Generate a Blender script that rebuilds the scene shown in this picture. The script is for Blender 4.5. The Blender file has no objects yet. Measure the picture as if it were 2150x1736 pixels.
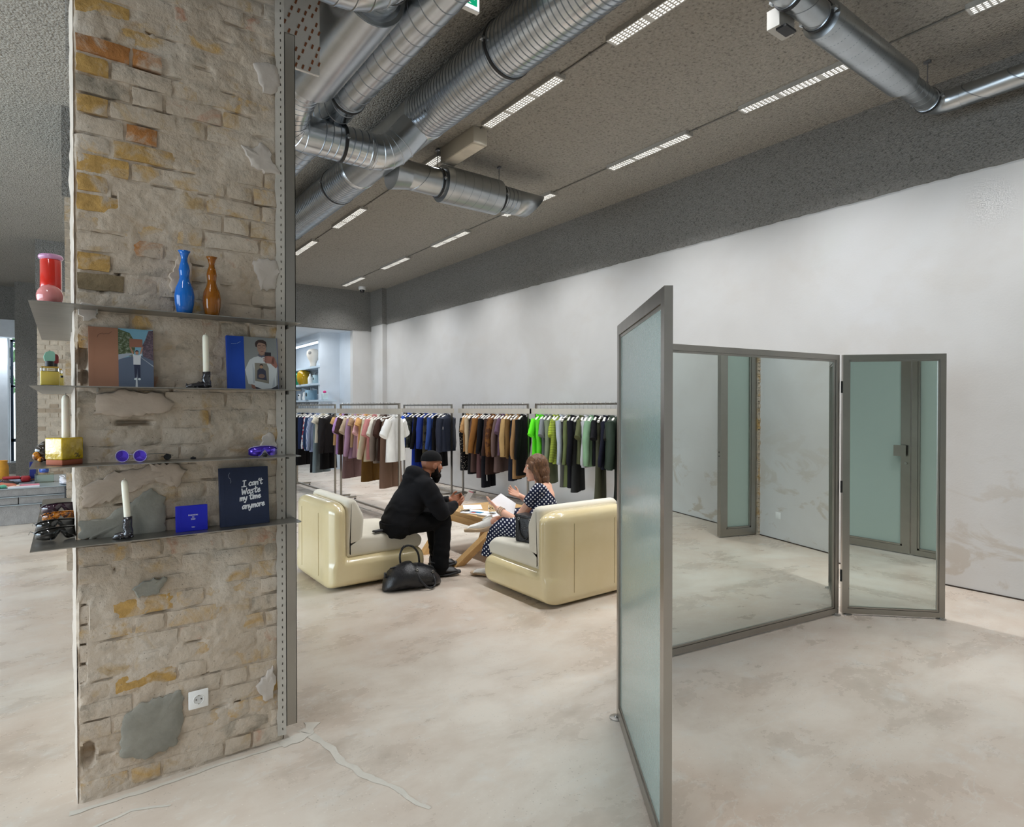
import bpy, bmesh, math, random
from mathutils import Vector, Matrix, noise
R = math.radians
PI = math.pi
rnd = random.Random(7)
sc = bpy.context.scene
COL = sc.collection
# ------------------------------------------------------------------ camera
cam_d = bpy.data.cameras.new('camera')
cam = bpy.data.objects.new('camera', cam_d); COL.objects.link(cam)
cam_d.sensor_fit = 'HORIZONTAL'; cam_d.sensor_width = 36.0
cam_d.lens = 36.0 * 1265.0 / 2150.0
cam_d.clip_start = 0.05; cam_d.clip_end = 200
cam.location = (0, 0, 1.58)
cam.rotation_euler = (R(90) - math.atan(11.5 / 1265.0), 0, -math.atan(937.0 / 1265.0))
sc.camera = cam
# ------------------------------------------------------------------ world, exposure
w = bpy.data.worlds.new('world'); sc.world = w; w.use_nodes = True
w.node_tree.nodes['Background'].inputs[0].default_value = (0.80, 0.90, 1.0, 1)
w.node_tree.nodes['Background'].inputs[1].default_value = 2.2
sc.view_settings.view_transform = 'Standard'
sc.view_settings.look = 'None'
sc.view_settings.gamma = 1.0
sc.view_settings.use_curve_mapping = False
sc.view_settings.exposure = 0.0
sc.cycles.use_denoising = True
sc.cycles.use_adaptive_sampling = True
sc.cycles.adaptive_threshold = 0.025
sc.cycles.max_bounces = 8
sc.cycles.diffuse_bounces = 4
sc.cycles.glossy_bounces = 5
sc.cycles.transmission_bounces = 6
sc.cycles.caustics_reflective = False
sc.cycles.caustics_refractive = False
sc.cycles.sample_clamp_indirect = 6.0
LIGHT_CELL = 9.0         # emission of the lit cells in the ceiling fixtures
LAMP_W = 24.0            # lamp behind each fixture's louvre
def area(name, loc, rot, sx, sy, power, col):
    l = bpy.data.lights.new(name, 'AREA'); l.shape = 'RECTANGLE'; l.size = sx; l.size_y = sy
    l.energy = power; l.color = col
    o = bpy.data.objects.new(name, l); COL.objects.link(o); o.location = loc; o.rotation_euler = rot
    return o
# daylight through the shop windows on the left side and at the front
area('daylight_left', (-6.9, 4.5, 2.0), (0, R(-90), 0), 3.2, 11.0, 580, (0.70, 0.86, 1.0))
# spot lamps of the back room
area('back_room_lamp', (4.75, 14.72, 3.40), (0, 0, 0), 0.5, 0.25, 14, (0.93, 0.97, 1.0))
area('back_room_lamp', (4.45, 17.0, 3.40), (0, 0, 0), 0.5, 2.4, 40, (0.90, 0.96, 1.0))

# ------------------------------------------------------------------ helpers
def lin(v):
    v = v / 255.0
    return v / 12.92 if v <= 0.04045 else ((v + 0.055) / 1.055) ** 2.4
def rgb(r, g, b): return (lin(r), lin(g), lin(b), 1.0)
def mix3(a, b, t): return tuple(a[i] + (b[i] - a[i]) * t for i in range(len(a)))

class NT:
    """small wrapper round a node tree"""
    def __init__(s, name):
        s.m = bpy.data.materials.new(name); s.m.use_nodes = True
        s.n = s.m.node_tree.nodes; s.l = s.m.node_tree.links
        s.b = s.n['Principled BSDF']; s.pos = None
    def add(s, t, **kw):
        nd = s.n.new(t)
        for k, v in kw.items(): setattr(nd, k, v)
        return nd
    def coord(s, kind='pos'):
        if kind == 'obj':
            return s.add('ShaderNodeTexCoord').outputs['Object']
        return s.add('ShaderNodeNewGeometry').outputs['Position']
    def scaled(s, vec, sx, sy, sz):
        m = s.add('ShaderNodeMapping'); m.inputs['Scale'].default_value = (sx, sy, sz)
        s.l.new(vec, m.inputs['Vector']); return m.outputs['Vector']
    def noise(s, vec, scale, detail=5, rough=.55, dist=0):
        t = s.add('ShaderNodeTexNoise'); t.inputs['Scale'].default_value = scale
        t.inputs['Detail'].default_value = detail; t.inputs['Roughness'].default_value = rough
        t.inputs['Distortion'].default_value = dist
        s.l.new(vec, t.inputs['Vector']); return t.outputs['Fac']
    def voro(s, vec, scale, feature='F1'):
        t = s.add('ShaderNodeTexVoronoi'); t.feature = feature; t.inputs['Scale'].default_value = scale
        s.l.new(vec, t.inputs['Vector']); return t.outputs['Distance']
    def ramp(s, fac, stops):
        r = s.add('ShaderNodeValToRGB'); e = r.color_ramp.elements
        while len(e) < len(stops): e.new(0.5)
        for i, (p, c) in enumerate(stops):
            e[i].position = p
            e[i].color = c if not isinstance(c, (int, float)) else (c, c, c, 1)
        s.l.new(fac, r.inputs['Fac']); return r.outputs['Color']
    def mix(s, fac, a, b, mode='MIX'):
        m = s.add('ShaderNodeMix', data_type='RGBA', blend_type=mode)
        for sock, v in ((m.inputs['Factor'], fac), (m.inputs[6], a), (m.inputs[7], b)):
            if isinstance(v, (int, float)): sock.default_value = v
            elif isinstance(v, tuple): sock.default_value = v
            else: s.l.new(v, sock)
        return m.outputs[2]
    def math(s, op, a, b=0.0):
        m = s.add('ShaderNodeMath', operation=op)
        for i, v in enumerate((a, b)):
            if isinstance(v, (int, float)): m.inputs[i].default_value = v
            else: s.l.new(v, m.inputs[i])
        return m.outputs[0]
    def bump(s, h, strength=.3, dist=.01, prev=None):
        b = s.add('ShaderNodeBump'); b.inputs['Strength'].default_value = strength; b.inputs['Distance'].default_value = dist
        s.l.new(h, b.inputs['Height'])
        if prev is not None: s.l.new(prev, b.inputs['Normal'])
        s.l.new(b.outputs['Normal'], s.b.inputs['Normal']); return b.outputs['Normal']
    def col(s, c):
        if isinstance(c, tuple): s.b.inputs['Base Color'].default_value = c
        else: s.l.new(c, s.b.inputs['Base Color'])
    def set(s, **kw):
        nm = dict(rough='Roughness', metal='Metallic', ior='IOR', trans='Transmission Weight', coat='Coat Weight', coat_rough='Coat Roughness',
                  spec='Specular IOR Level', em='Emission Strength', sheen='Sheen Weight', aniso='Anisotropic', alpha='Alpha', sss='Subsurface Weight')
        for k, v in kw.items():
            i = s.b.inputs[nm[k]]
            if isinstance(v, (int, float)): i.default_value = v
            else: s.l.new(v, i)

_mc = {}
def plain(name, c, rough=.5, metal=0, var=.10, vs=6, bump=0, bs=80, bd=.003, kind='obj', stretch=None, **kw):
    """procedural material: colour with a little noise, optional fine relief"""
    key = (name, c, rough, metal)
    if key in _mc: return _mc[key]
    t = NT(name); v = t.coord(kind)
    if stretch: v = t.scaled(v, *stretch)
    f = t.noise(v, vs, 4)
    d = tuple(max(0, x * (1 - var)) for x in c[:3]) + (1,)
    e = tuple(min(1, x * (1 + var)) for x in c[:3]) + (1,)
    t.col(t.ramp(f, [(.35, d), (.65, e)]))
    t.set(rough=rough, metal=metal, **kw)
    if bump: t.bump(t.noise(v, bs, 3), bump, bd)
    _mc[key] = t.m
    return t.m
def emit(name, c, strength):
    t = NT(name); t.col((0.02, 0.02, 0.02, 1)); t.b.inputs['Emission Color'].default_value = c; t.set(em=strength, rough=.6); return t.m

# ---- mesh builder
class MB:
    def __init__(s): s.v = []; s.f = []; s.mi = []; s.cur = 0
    def quad(s, *i): s.f.append(tuple(i)); s.mi.append(s.cur)
    def addv(s, p): s.v.append(tuple(p)); return len(s.v) - 1
    def poly(s, pts):
        b = len(s.v); s.v += [tuple(p) for p in pts]; s.f.append(tuple(range(b, b + len(pts)))); s.mi.append(s.cur)
    def box(s, c, d, m=None):
        x, y, z = d[0] / 2, d[1] / 2, d[2] / 2
        p = [Vector((sx * x, sy * y, sz * z)) for sx in (-1, 1) for sy in (-1, 1) for sz in (-1, 1)]
        if m is not None: p = [m @ q for q in p]
        c = Vector(c); b = len(s.v); s.v += [tuple(q + c) for q in p]
        for f in ((0, 1, 3, 2), (4, 6, 7, 5), (0, 4, 5, 1), (2, 3, 7, 6), (0, 2, 6, 4), (1, 5, 7, 3)):
            s.f.append(tuple(b + i for i in f)); s.mi.append(s.cur)
        return s
    def box2(s, a, b):
        return s.box([(a[i] + b[i]) / 2 for i in range(3)], [abs(b[i] - a[i]) for i in range(3)])
    def rbox(s, c, d, r, n=3, m=None):
        """rounded box"""
        h = [max(x / 2 - r, 0) for x in d]; rr = [min(r, x / 2) for x in d]
        ph = []
        for q in range(4):
            for k in range(n + 1):
                a = (q + k / n) * PI / 2
                sx = 1 if q in (0, 3) else -1; sy = 1 if q in (0, 1) else -1
                ph.append((math.cos(a), math.sin(a), sx, sy))
        th = [(-PI / 2 + k / n * PI / 2, -1) for k in range(n + 1)] + [(k / n * PI / 2, 1) for k in range(n + 1)]
        b = len(s.v); N = len(ph); c = Vector(c)
        for (t, sz) in th:
            ct, st = math.cos(t), math.sin(t)
            for (cx, cy, sx, sy) in ph:
                p = Vector((sx * h[0] + rr[0] * ct * cx, sy * h[1] + rr[1] * ct * cy, sz * h[2] + rr[2] * st))
                if m is not None: p = m @ p
                s.v.append(tuple(p + c))
        for i in range(len(th) - 1):
            for j in range(N):
                k = (j + 1) % N
                s.quad(b + i * N + j, b + i * N + k, b + (i + 1) * N + k, b + (i + 1) * N + j)
        s.f.append(tuple(b + j for j in reversed(range(N)))); s.mi.append(s.cur)
        t0 = b + (len(th) - 1) * N
        s.f.append(tuple(t0 + j for j in range(N))); s.mi.append(s.cur)
        return s
    def rings(s, rings, cap=True, closed=True):
        """loft through rings of equal point count"""
        b = len(s.v); N = len(rings[0])
        for r in rings: s.v += [tuple(p) for p in r]
        for i in range(len(rings) - 1):
            for j in range(N if closed else N - 1):
                k = (j + 1) % N
                s.quad(b + i * N + j, b + i * N + k, b + (i + 1) * N + k, b + (i + 1) * N + j)
        if cap:
            s.f.append(tuple(b + j for j in reversed(range(N)))); s.mi.append(s.cur)
            t0 = b + (len(rings) - 1) * N
            s.f.append(tuple(t0 + j for j in range(N))); s.mi.append(s.cur)
        return s
    def lathe(s, prof, seg=24, c=(0, 0, 0), m=None, cap=True):
        rr = []
        for (r, z) in prof:
            ring = []
            for j in range(seg):
                a = 2 * PI * j / seg
                p = Vector((r * math.cos(a), r * math.sin(a), z))
                if m is not None: p = m @ p
                ring.append(p + Vector(c))
            rr.append(ring)
        return s.rings(rr, cap)
    def tube(s, pts, rad, seg=12, cap=True, flat=1.0, up=None):
        """tube swept through pts; rad may be one number or one per point; flat squashes the second axis"""
        P = [Vector(p) for p in pts]; n = len(P)
        rad = [rad] * n if isinstance(rad, (int, float)) else rad
        T = []
        for i in range(n):
            a = P[max(i - 1, 0)]; b = P[min(i + 1, n - 1)]; d = b - a
            T.append(d.normalized() if d.length > 1e-9 else Vector((0, 0, 1)))
        u = Vector(up) if up is not None else (Vector((0, 0, 1)) if abs(T[0].z) < .9 else Vector((1, 0, 0)))
        rr = []
        for i in range(n):
            u = (u - T[i] * u.dot(T[i]))
            u = u.normalized() if u.length > 1e-6 else T[i].orthogonal().normalized()
            v = T[i].cross(u)
            rr.append([P[i] + (u * math.cos(2 * PI * j / seg) * flat + v * math.sin(2 * PI * j / seg)) * rad[i] for j in range(seg)])
        return s.rings(rr, cap)
    def ball(s, c, r, seg=14, rng=10, m=None):
        if isinstance(r, (int, float)): r = (r, r, r)
        rr = []
        for i in range(rng + 1):
            t = -PI / 2 + PI * max(min(i / rng, 1 - 1e-3), 1e-3)
            ring = []
            for j in range(seg):
                a = 2 * PI * j / seg
                p = Vector((r[0] * math.cos(t) * math.cos(a), r[1] * math.cos(t) * math.sin(a), r[2] * math.sin(t)))
                if m is not None: p = m @ p
                ring.append(p + Vector(c))
            rr.append(ring)
        return s.rings(rr)
    def capsule(s, a, b, ra, rb, seg=12):
        """tapered limb segment with round ends"""
        a = Vector(a); b = Vector(b); d = (b - a); L = d.length; d = d / L
        pts = []; rad = []
        for t in (-.98, -.8, -.5, 0):
            pts.append(a + d * ra * t); rad.append(ra * math.sqrt(max(1 - t * t, .01)))
        for t in (0, .5, .8, .98):
            pts.append(b + d * rb * t); rad.append(rb * math.sqrt(max(1 - t * t, .01)))
        return s.tube(pts, rad, seg)
    def prism(s, pts2, lo, hi, fn):
        """closed 2-D outline extruded between lo and hi; fn(u, v, w) -> point"""
        n = len(pts2); b = len(s.v)
        for h in (lo, hi):
            s.v += [tuple(fn(u, v, h)) for (u, v) in pts2]
        for j in range(n):
            k = (j + 1) % n
            s.quad(b + j, b + k, b + n + k, b + n + j)
        s.f.append(tuple(b + j for j in reversed(range(n)))); s.mi.append(s.cur)
        s.f.append(tuple(b + n + j for j in range(n))); s.mi.append(s.cur)
        return s
    def mesh(s, name, mats, smooth=None):
        me = bpy.data.meshes.new(name); me.from_pydata(s.v, [], s.f)
        for m in (mats if isinstance(mats, (list, tuple)) else [mats]): me.materials.append(m)
        if any(s.mi): me.polygons.foreach_set('material_index', s.mi)
        me.update()
        bm = bmesh.new(); bm.from_mesh(me); bmesh.ops.recalc_face_normals(bm, faces=bm.faces); bm.to_mesh(me); bm.free()
        if smooth is not None:
            me.polygons.foreach_set('use_smooth', [True] * len(me.polygons))
            if smooth < 180: me.set_sharp_from_angle(angle=R(smooth))
        return me
    def obj(s, name, mats, parent=None, smooth=None, loc=None, rotz=None):
        o = bpy.data.objects.new(name, s.mesh(name, mats, smooth)); COL.objects.link(o)
        if parent is not None: o.parent = parent
        if loc is not None: o.location = loc
        if rotz is not None: o.rotation_euler = (0, 0, rotz)
        return o

def tag(o, label=None, cat=None, group=None, kind=None):
    if label: o['label'] = label
    if cat: o['category'] = cat
    if group: o['group'] = group
    if kind: o['kind'] = kind
    return o
def thing(name, label, cat, loc=(0, 0, 0), rotz=0, group=None):
    o = bpy.data.objects.new(name, None); COL.objects.link(o); o.empty_display_size = .05
    o.location = loc; o.rotation_euler = (0, 0, rotz)
    return tag(o, label, cat, group)
def struct(name, mb, m, parent=None, smooth=None, label=None):
    o = mb.obj(name, m, parent, smooth)
    if parent is None: o['kind'] = 'structure'
    if label: o['label'] = label
    return o
def copy_tree(o, parent=None):
    c = o.copy(); COL.objects.link(c)
    if parent is not None: c.parent = parent
    for ch in list(o.children):
        copy_tree(ch, c)
    return c
def rotm(ax, deg): return Matrix.Rotation(R(deg), 3, ax)
def text_mesh(name, s, size, m, parent, loc, rot, depth=.0004, align='CENTER'):
    cu = bpy.data.curves.new(name, 'FONT'); cu.body = s; cu.size = size; cu.align_x = align; cu.align_y = 'CENTER'; cu.extrude = depth; cu.resolution_u = 3
    tmp = bpy.data.objects.new('lettering_source', cu); COL.objects.link(tmp)
    bpy.context.view_layer.update()
    me = bpy.data.meshes.new_from_object(tmp.evaluated_get(bpy.context.evaluated_depsgraph_get()))
    bpy.data.objects.remove(tmp); bpy.data.curves.remove(cu)
    me.materials.clear(); me.materials.append(m)
    o = bpy.data.objects.new(name, me); COL.objects.link(o); o.parent = parent; o.location = loc; o.rotation_euler = rot; o['kind'] = 'stuff'
    return o
def fbm(x, y, z=0.0, sc_=1.0, oct_=4): return noise.fractal(Vector((x * sc_, y * sc_, z * sc_)), 1.0, 2.0, oct_)

def fuse(mb, name, m, parent, voxel=.006, smooth=4, cut=None, solid=0, kind=None, fine=None):
    """closed overlapping shells -> one continuous smooth surface (voxel remesh, smoothed), baked to a plain mesh"""
    o = mb.obj(name + '_source', m, None)
    md = o.modifiers.new('r', 'REMESH'); md.mode = 'VOXEL'; md.voxel_size = voxel
    if smooth: md = o.modifiers.new('s', 'SMOOTH'); md.factor = .5; md.iterations = smooth
    bpy.context.view_layer.update()
    me = bpy.data.meshes.new_from_object(o.evaluated_get(bpy.context.evaluated_depsgraph_get()))
    bpy.data.objects.remove(o)
    bm = bmesh.new(); bm.from_mesh(me)
    if cut:
        for fn in cut: bmesh.ops.delete(bm, geom=[v for v in bm.verts if fn(v.co)], context='VERTS')
    if fine:
        for v in bm.verts: v.co += v.normal * fine(v.co)
    bm.to_mesh(me); bm.free()
    me.polygons.foreach_set('use_smooth', [True] * len(me.polygons)); me.materials.clear(); me.materials.append(m)
    q = bpy.data.objects.new(name, me); COL.objects.link(q); q.parent = parent
    if parent is not None: q.location = -parent.location
    if solid: md = q.modifiers.new('t', 'SOLIDIFY'); md.thickness = solid
    if kind: q['kind'] = kind
    return q
# ================================================================== materials of the setting
def spray_mat(name, c, sc_=1.0):
    t = NT(name); v = t.coord()
    a = t.noise(v, 38 * sc_, 4, .65); b = t.voro(v, 55 * sc_)
    big = t.noise(v, .7, 3)
    dark = tuple(x * .52 for x in c[:3]) + (1,); lite = tuple(min(1, x * 1.12) for x in c[:3]) + (1,)
    col = t.ramp(a, [(.33, dark), (.43, tuple(x * .9 for x in c[:3]) + (1,)), (.7, lite)])
    col = t.mix(.5, col, t.ramp(big, [(.3, .86), (.7, 1.0)]), 'MULTIPLY')
    t.col(col); t.set(rough=.95, spec=.1)
    t.bump(t.math('ADD', a, t.math('MULTIPLY', b, -.5)), .9, .03)
    return t.m
M_spray = spray_mat('grey_spray_plaster', rgb(180, 176, 167))
M_spray_wall = spray_mat('grey_spray_wall', rgb(150, 148, 143), 1.2)

def wall_mat(name):
    t = NT(name); v = t.coord()
    n1 = t.noise(v, .9, 4, .5, .3); n2 = t.noise(t.scaled(v, 1, .8, 1.6), 2.2, 6, .62, .8); n3 = t.noise(v, 60, 3)
    base = t.ramp(n1, [(.3, rgb(203, 201, 198)), (.55, rgb(211, 210, 208)), (.75, rgb(216, 216, 216))])
    # plaster filler patches near the floor and inside the fitting room
    sep = t.add('ShaderNodeSeparateXYZ'); t.l.new(v, sep.inputs[0])
    hz = t.add('ShaderNodeMapRange'); hz.inputs[1].default_value = .15; hz.inputs[2].default_value = 1.5; hz.inputs[3].default_value = 1; hz.inputs[4].default_value = 0
    t.l.new(sep.outputs[2], hz.inputs[0])
    yz = t.add('ShaderNodeMapRange'); yz.inputs[1].default_value = 1.2; yz.inputs[2].default_value = 3.2; yz.inputs[3].default_value = 1; yz.inputs[4].default_value = .12
    t.l.new(sep.outputs[1], yz.inputs[0])
    patch = t.math('MULTIPLY', t.math('MULTIPLY', t.ramp(n2, [(.54, 0), (.60, 1)]), hz.outputs[0]), yz.outputs[0])
    col = t.mix(t.math('MULTIPLY', patch, .75), base, rgb(186, 174, 158))
    n4 = t.noise(t.scaled(v, 1, .8, 1.2), 1.3, 6, .6, .2)
    col = t.mix(t.math('MULTIPLY', t.ramp(n4, [(.56, 0), (.66, 1)]), .18), col, rgb(198, 190, 180))
    t.col(col); t.set(rough=.85, spec=.2); t.bump(t.math('ADD', n3, t.math('MULTIPLY', n2, 2.0)), .12, .006)
    return t.m
M_wall = wall_mat('white_plaster')

def floor_mat():
    t = NT('concrete_floor'); v = t.coord()
    a = t.noise(v, .55, 6, .6, .5); b = t.noise(t.scaled(v, 1, 1.6, 1), 1.5, 8, .66, .25); c = t.noise(v, 4.5, 7, .68, .2)
    col = t.ramp(b, [(.30, rgb(182, 171, 158)), (.45, rgb(204, 194, 181)), (.58, rgb(215, 207, 195)), (.72, rgb(214, 207, 195))])
    col = t.mix(t.ramp(a, [(.42, 0), (.62, .6)]), col, rgb(190, 168, 150))
    col = t.mix(t.ramp(c, [(.55, 0), (.70, .55)]), col, rgb(212, 210, 203))
    s1 = t.voro(v, 46); s2 = t.voro(v, 31); s3 = t.noise(v, 3, 3)
    pit = t.math('MULTIPLY', t.ramp(s1, [(.10, 1), (.17, 0)]), t.ramp(s3, [(.45, 0), (.6, 1)]))
    col = t.mix(t.math('MULTIPLY', pit, .38), col, rgb(112, 100, 88))
    col = t.mix(t.math('MULTIPLY', t.ramp(s2, [(.07, 1), (.12, 0)]), .45), col, rgb(230, 224, 212))
    # pale trowel strokes
    st = t.noise(t.scaled(v, 1.3, 4.2, 1), 1.9, 3, .5, 2.2)
    col = t.mix(t.ramp(st, [(.615, 0), (.64, .4), (.665, 0)]), col, rgb(212, 210, 202))
    t.col(col); t.set(rough=t.ramp(b, [(.3, .22), (.7, .38)]), spec=.42)
    t.bump(t.math('ADD', c, t.math('MULTIPLY', pit, -.6)), .07, .006)
    return t.m
M_floor = floor_mat()
M_backwall = plain('back_room_paint', rgb(206, 214, 222), .7, kind='pos', var=.04, vs=1.5)
M_filler = plain('crack_filler', rgb(204, 199, 188), .5, kind='pos', var=.06, vs=8, bump=.2, bs=90)

# ================================================================== room shell
H = 4.48; BAND = 3.62; XR = 6.30
mb = MB(); mb.box2((-7.2, -5.2, -.1), (10, 24, 0)); floor = struct('floor', mb, M_floor)
mb = MB(); mb.box2((-7.2, -5.2, H), (XR + .3, 19.2, H + .1)); struct('ceiling', mb, M_spray)
# right wall: white plaster below, thick grey spray band above
mb = MB(); mb.box2((XR, -5.2, 0), (XR + .25, 14.6, BAND + .02)); wr = struct('wall_right', mb, M_wall)
def ragged_band(mb, fn, a, b, zlo, zhi, th, step=.05, amp=.008):
    n = max(2, int(abs(b - a) / step)); top = []
    for i in range(n + 1):
        u = a + (b - a) * i / n
        top.append((u, zlo + amp * fbm(u * 9, zlo * 7)))
    pts = top + [(b, zhi), (a, zhi)]
    mb.prism(pts, 0, th, fn)
mb = MB(); mb.box2((XR - .006, -5.0, 0), (XR, 13.6, .011)); mb.obj('gap_shadow_strip', plain('gap_shadow', rgb(58, 48, 40), .9), wr)  # shadow line at the wall's foot, painted as a thin dark strip
mb = MB(); ragged_band(mb, lambda u, v, w_: (XR - w_, u, v), -5.2, 13.62, BAND, H, .02); mb.obj('spray_band', M_spray_wall, wr)
# step in the far corner (a shallow pilaster)
mb = MB(); mb.box2((XR - .12, 13.62, 0), (XR, 14.32, BAND + .01)); st = struct('wall_corner', mb, M_wall)
mb = MB(); mb.box2((XR - .14, 13.60, BAND), (XR, 14.32, H)); mb.obj('spray_band', M_spray_wall, st)
# back wall with the opening to the back room
mb = MB(); mb.box2((5.70, 14.30, 0), (XR, 14.46, BAND)); mb.box2((1.3, 14.30, 0), (3.0, 14.46, BAND)); wb = struct('wall_back', mb, M_wall)
mb = MB(); ragged_band(mb, lambda u, v, w_: (u, 14.30 - w_, v), 1.3, XR - .12, 3.50, H, .02); mb.obj('spray_band', M_spray_wall, wb)
mb = MB(); mb.box2((1.3, 14.31, 3.5), (XR, 14.46, H)); mb.obj('lintel', M_spray_wall, wb)
# back room
mb = MB(); mb.box2((5.19, 15.20, 0), (7.0, 15.32, 3.6)); mb.box2((5.19, 15.32, 3.33), (5.3, 19.6, 3.6)); mb.box2((5.50, 15.32, 0), (5.6, 19.6, 3.33))
mb.box2((5.70, 14.46, 0), (5.80, 15.2, 3.6)); mb.box2((2.0, 19.5, 0), (5.6, 19.6, 3.6)); mb.box2((2.0, 14.46, 0), (2.1, 19.6, 3.6))
mb.box2((2.0, 14.46, 3.5), (5.8, 19.6, 3.6)); struct('wall_back_room', mb, M_backwall)
# left part of the room: far wall with window, grey pier
YF = 18.7
mb = MB(); mb.box2((-.93, YF, 0), (1.4, YF + .3, H)); mb.box2((-7.2, YF, 3.72), (-.93, YF + .3, H)); mb.box2((-7.2, YF, 0), (-4.2, YF + .3, 3.72))
mb.box2((-4.2, YF, 0), (-.93, YF + .3, .25)); struct('wall_far', mb, M_spray_wall)
mb = MB(); mb.box2((-.93, 17.9, 0), (-.50, YF, H)); struct('wall_pier', mb, M_spray_wall)
mb = MB(); mb.box2((1.3, 14.46, 0), (1.4, YF, H)); struct('wall_middle', mb, M_wall)
M_reveal = plain('window_reveal_paint', rgb(226, 232, 238), .6, kind='pos', var=.03)
mb = MB(); mb.box2((-7.0, 19.5, 0), (-1.16, 19.62, 3.72)); mb.box2((-1.28, 19.62, 0), (-1.16, 20.4, 3.72)); mb.box2((-7.0, YF + .3, 3.5), (.2, 21.0, 3.72)); mb.box2((-7.0, YF + .3, 3.30), (.2, 19.3, 3.5))
struct('wall_window_bay', mb, M_reveal)
area('window_bay_daylight', (-1.6, 19.15, 3.2), (R(25), 0, 0), 2.0, .3, 30, (.82, .91, 1.0))
# window in the bay
wdw = thing('window_1', None, None, (0, 0, 0)); wdw['kind'] = 'structure'; wdw['label'] = 'tall shop window with dark steel frame at far left'
M_steel_dark = plain('dark_window_steel', rgb(52, 66, 84), .45, .3)
M_glass = NT('window_glass'); M_glass.col((.9, .97, .95, 1)); M_glass.set(trans=1.0, rough=.0, ior=1.1); M_glass = M_glass.m
for (a, b) in (((-1.15, 20.3, .2), (-1.09, 20.38, 3.35)), ((-.2, 20.3, .2), (-.14, 20.38, 3.35)), ((-1.15, 20.3, 2.12), (-.14, 20.38, 2.17)), ((-1.15, 20.3, 3.3), (-.14, 20.38, 3.36)), ((-1.15, 20.3, .7), (-.14, 20.38, .78))):
    mb = MB(); mb.box2(a, b); mb.obj('frame_bar', M_steel_dark, wdw)
mb = MB(); mb.box2((-1.15, 20.33, .2), (-.14, 20.342, 3.35)); mb.obj('pane', M_glass, wdw)
mb = MB(); mb.box2((-1.15, 20.28, 0), (1.4, 20.4, .2)); mb.box2((-.14, 20.28, 0), (1.4, 20.4, 3.6)); struct('wall_bay_front', mb, M_reveal)
# greenery outside the window
M_leaf = plain('street_tree_leaves', rgb(110, 150, 100), .7, var=.3, vs=8)
mb = MB(); r2 = random.Random(3)
for i in range(420):
    p = Vector((r2.gauss(-.6, .9), r2.gauss(25.5, .7), r2.gauss(3.4, .8))); s_ = r2.uniform(.10, .24)
    m = Matrix.Rotation(r2.uniform(0, 6.3), 3, Vector((r2.random(), r2.random(), r2.random())).normalized())
    mb.poly([p + m @ Vector(q) for q in ((-s_, 0, 0), (0, -s_ * .5, 0), (s_, 0, 0), (0, s_ * .5, 0))])
tr = thing('street_tree', 'green street tree seen through the tall window at far left', 'tree', (-.6, 25.5, 0))
f = mb.obj('foliage', M_leaf, tr); f.location = (.6, -25.5, 0); f['kind'] = 'stuff'
mb = MB(); mb.tube([(0, 0, 0), (.05, 0, 1.5), (0, 0, 2.8)], [.14, .11, .07], 10); mb.obj('trunk', plain('bark', rgb(110, 96, 84), .9), tr, 60)
# left and front walls with the shop windows that let the daylight in
mb = MB()
for (a, b) in ((-5.2, -1.2), (10.2, 19.0)): mb.box2((-7.2, a, 0), (-7.0, b, H))
mb.box2((-7.2, -1.2, 0), (-7.0, 10.2, .35)); mb.box2((-7.2, -1.2, 3.7), (-7.0, 10.2, H)); struct('wall_left', mb, M_wall)
mb = MB(); mb.box2((-7.2, -5.2, 0), (XR + .2, -5.0, H)); struct('wall_front', mb, M_wall)
for k in range(5):
    mb = MB(); mb.box2((-7.14, -1.2 + k * 2.85 - .04, .35), (-7.06, -1.2 + k * 2.85 + .04, 3.7)); o = mb.obj('window_2', M_steel_dark); o['kind'] = 'structure'

# ---- repaired crack and filler along the foot of the pillar, on the floor
def floor_strip(pts, w0, name, zz=.0012):
    mb = MB(); L = []; Rr = []
    P = []
    for i in range(len(pts) - 1):
        for k in range(8):
            t = k / 8; P.append((pts[i][0] + (pts[i + 1][0] - pts[i][0]) * t, pts[i][1] + (pts[i + 1][1] - pts[i][1]) * t))
    P.append(pts[-1])
    out = []
    for i, (x, y) in enumerate(P):
        a = P[max(0, i - 1)]; b = P[min(len(P) - 1, i + 1)]
        d = Vector((b[0] - a[0], b[1] - a[1])).normalized(); n_ = Vector((-d.y, d.x))
        t = i / (len(P) - 1)
        wd = (w0[0] + (w0[1] - w0[0]) * t) * (1 + .5 * fbm(x * 14, y * 14, 3)) / 2
        x += .012 * fbm(x * 9, y * 9); y += .012 * fbm(x * 9, y * 9, 5)
        L.append((x + n_.x * wd, y + n_.y * wd, zz)); Rr.append((x - n_.x * wd, y - n_.y * wd, zz))
    b = len(mb.v); mb.v += L + Rr; n = len(L)
    for i in range(n - 1): mb.quad(b + i, b + i + 1, b + n + i + 1, b + n + i)
    return mb.obj(name, M_filler, floor)
floor_strip([(.92, 2.99), (.97, 2.80), (.99, 2.62), (1.01, 2.47), (1.07, 2.36), (1.10, 2.24), (1.14, 2.10)], (.04, .020), 'crack_filler')
floor_strip([(.80, 2.90), (.93, 2.93), (.99, 3.02)], (.06, .07), 'crack_filler', .0022)
floor_strip([(.0, 2.90), (.25, 2.89), (.5, 2.905), (.85, 2.90)], (.030, .018), 'crack_filler', .0016)
floor_strip([(.05, 2.74), (.2, 2.78), (.33, 2.73)], (.02, .012), 'crack_filler')
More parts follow.
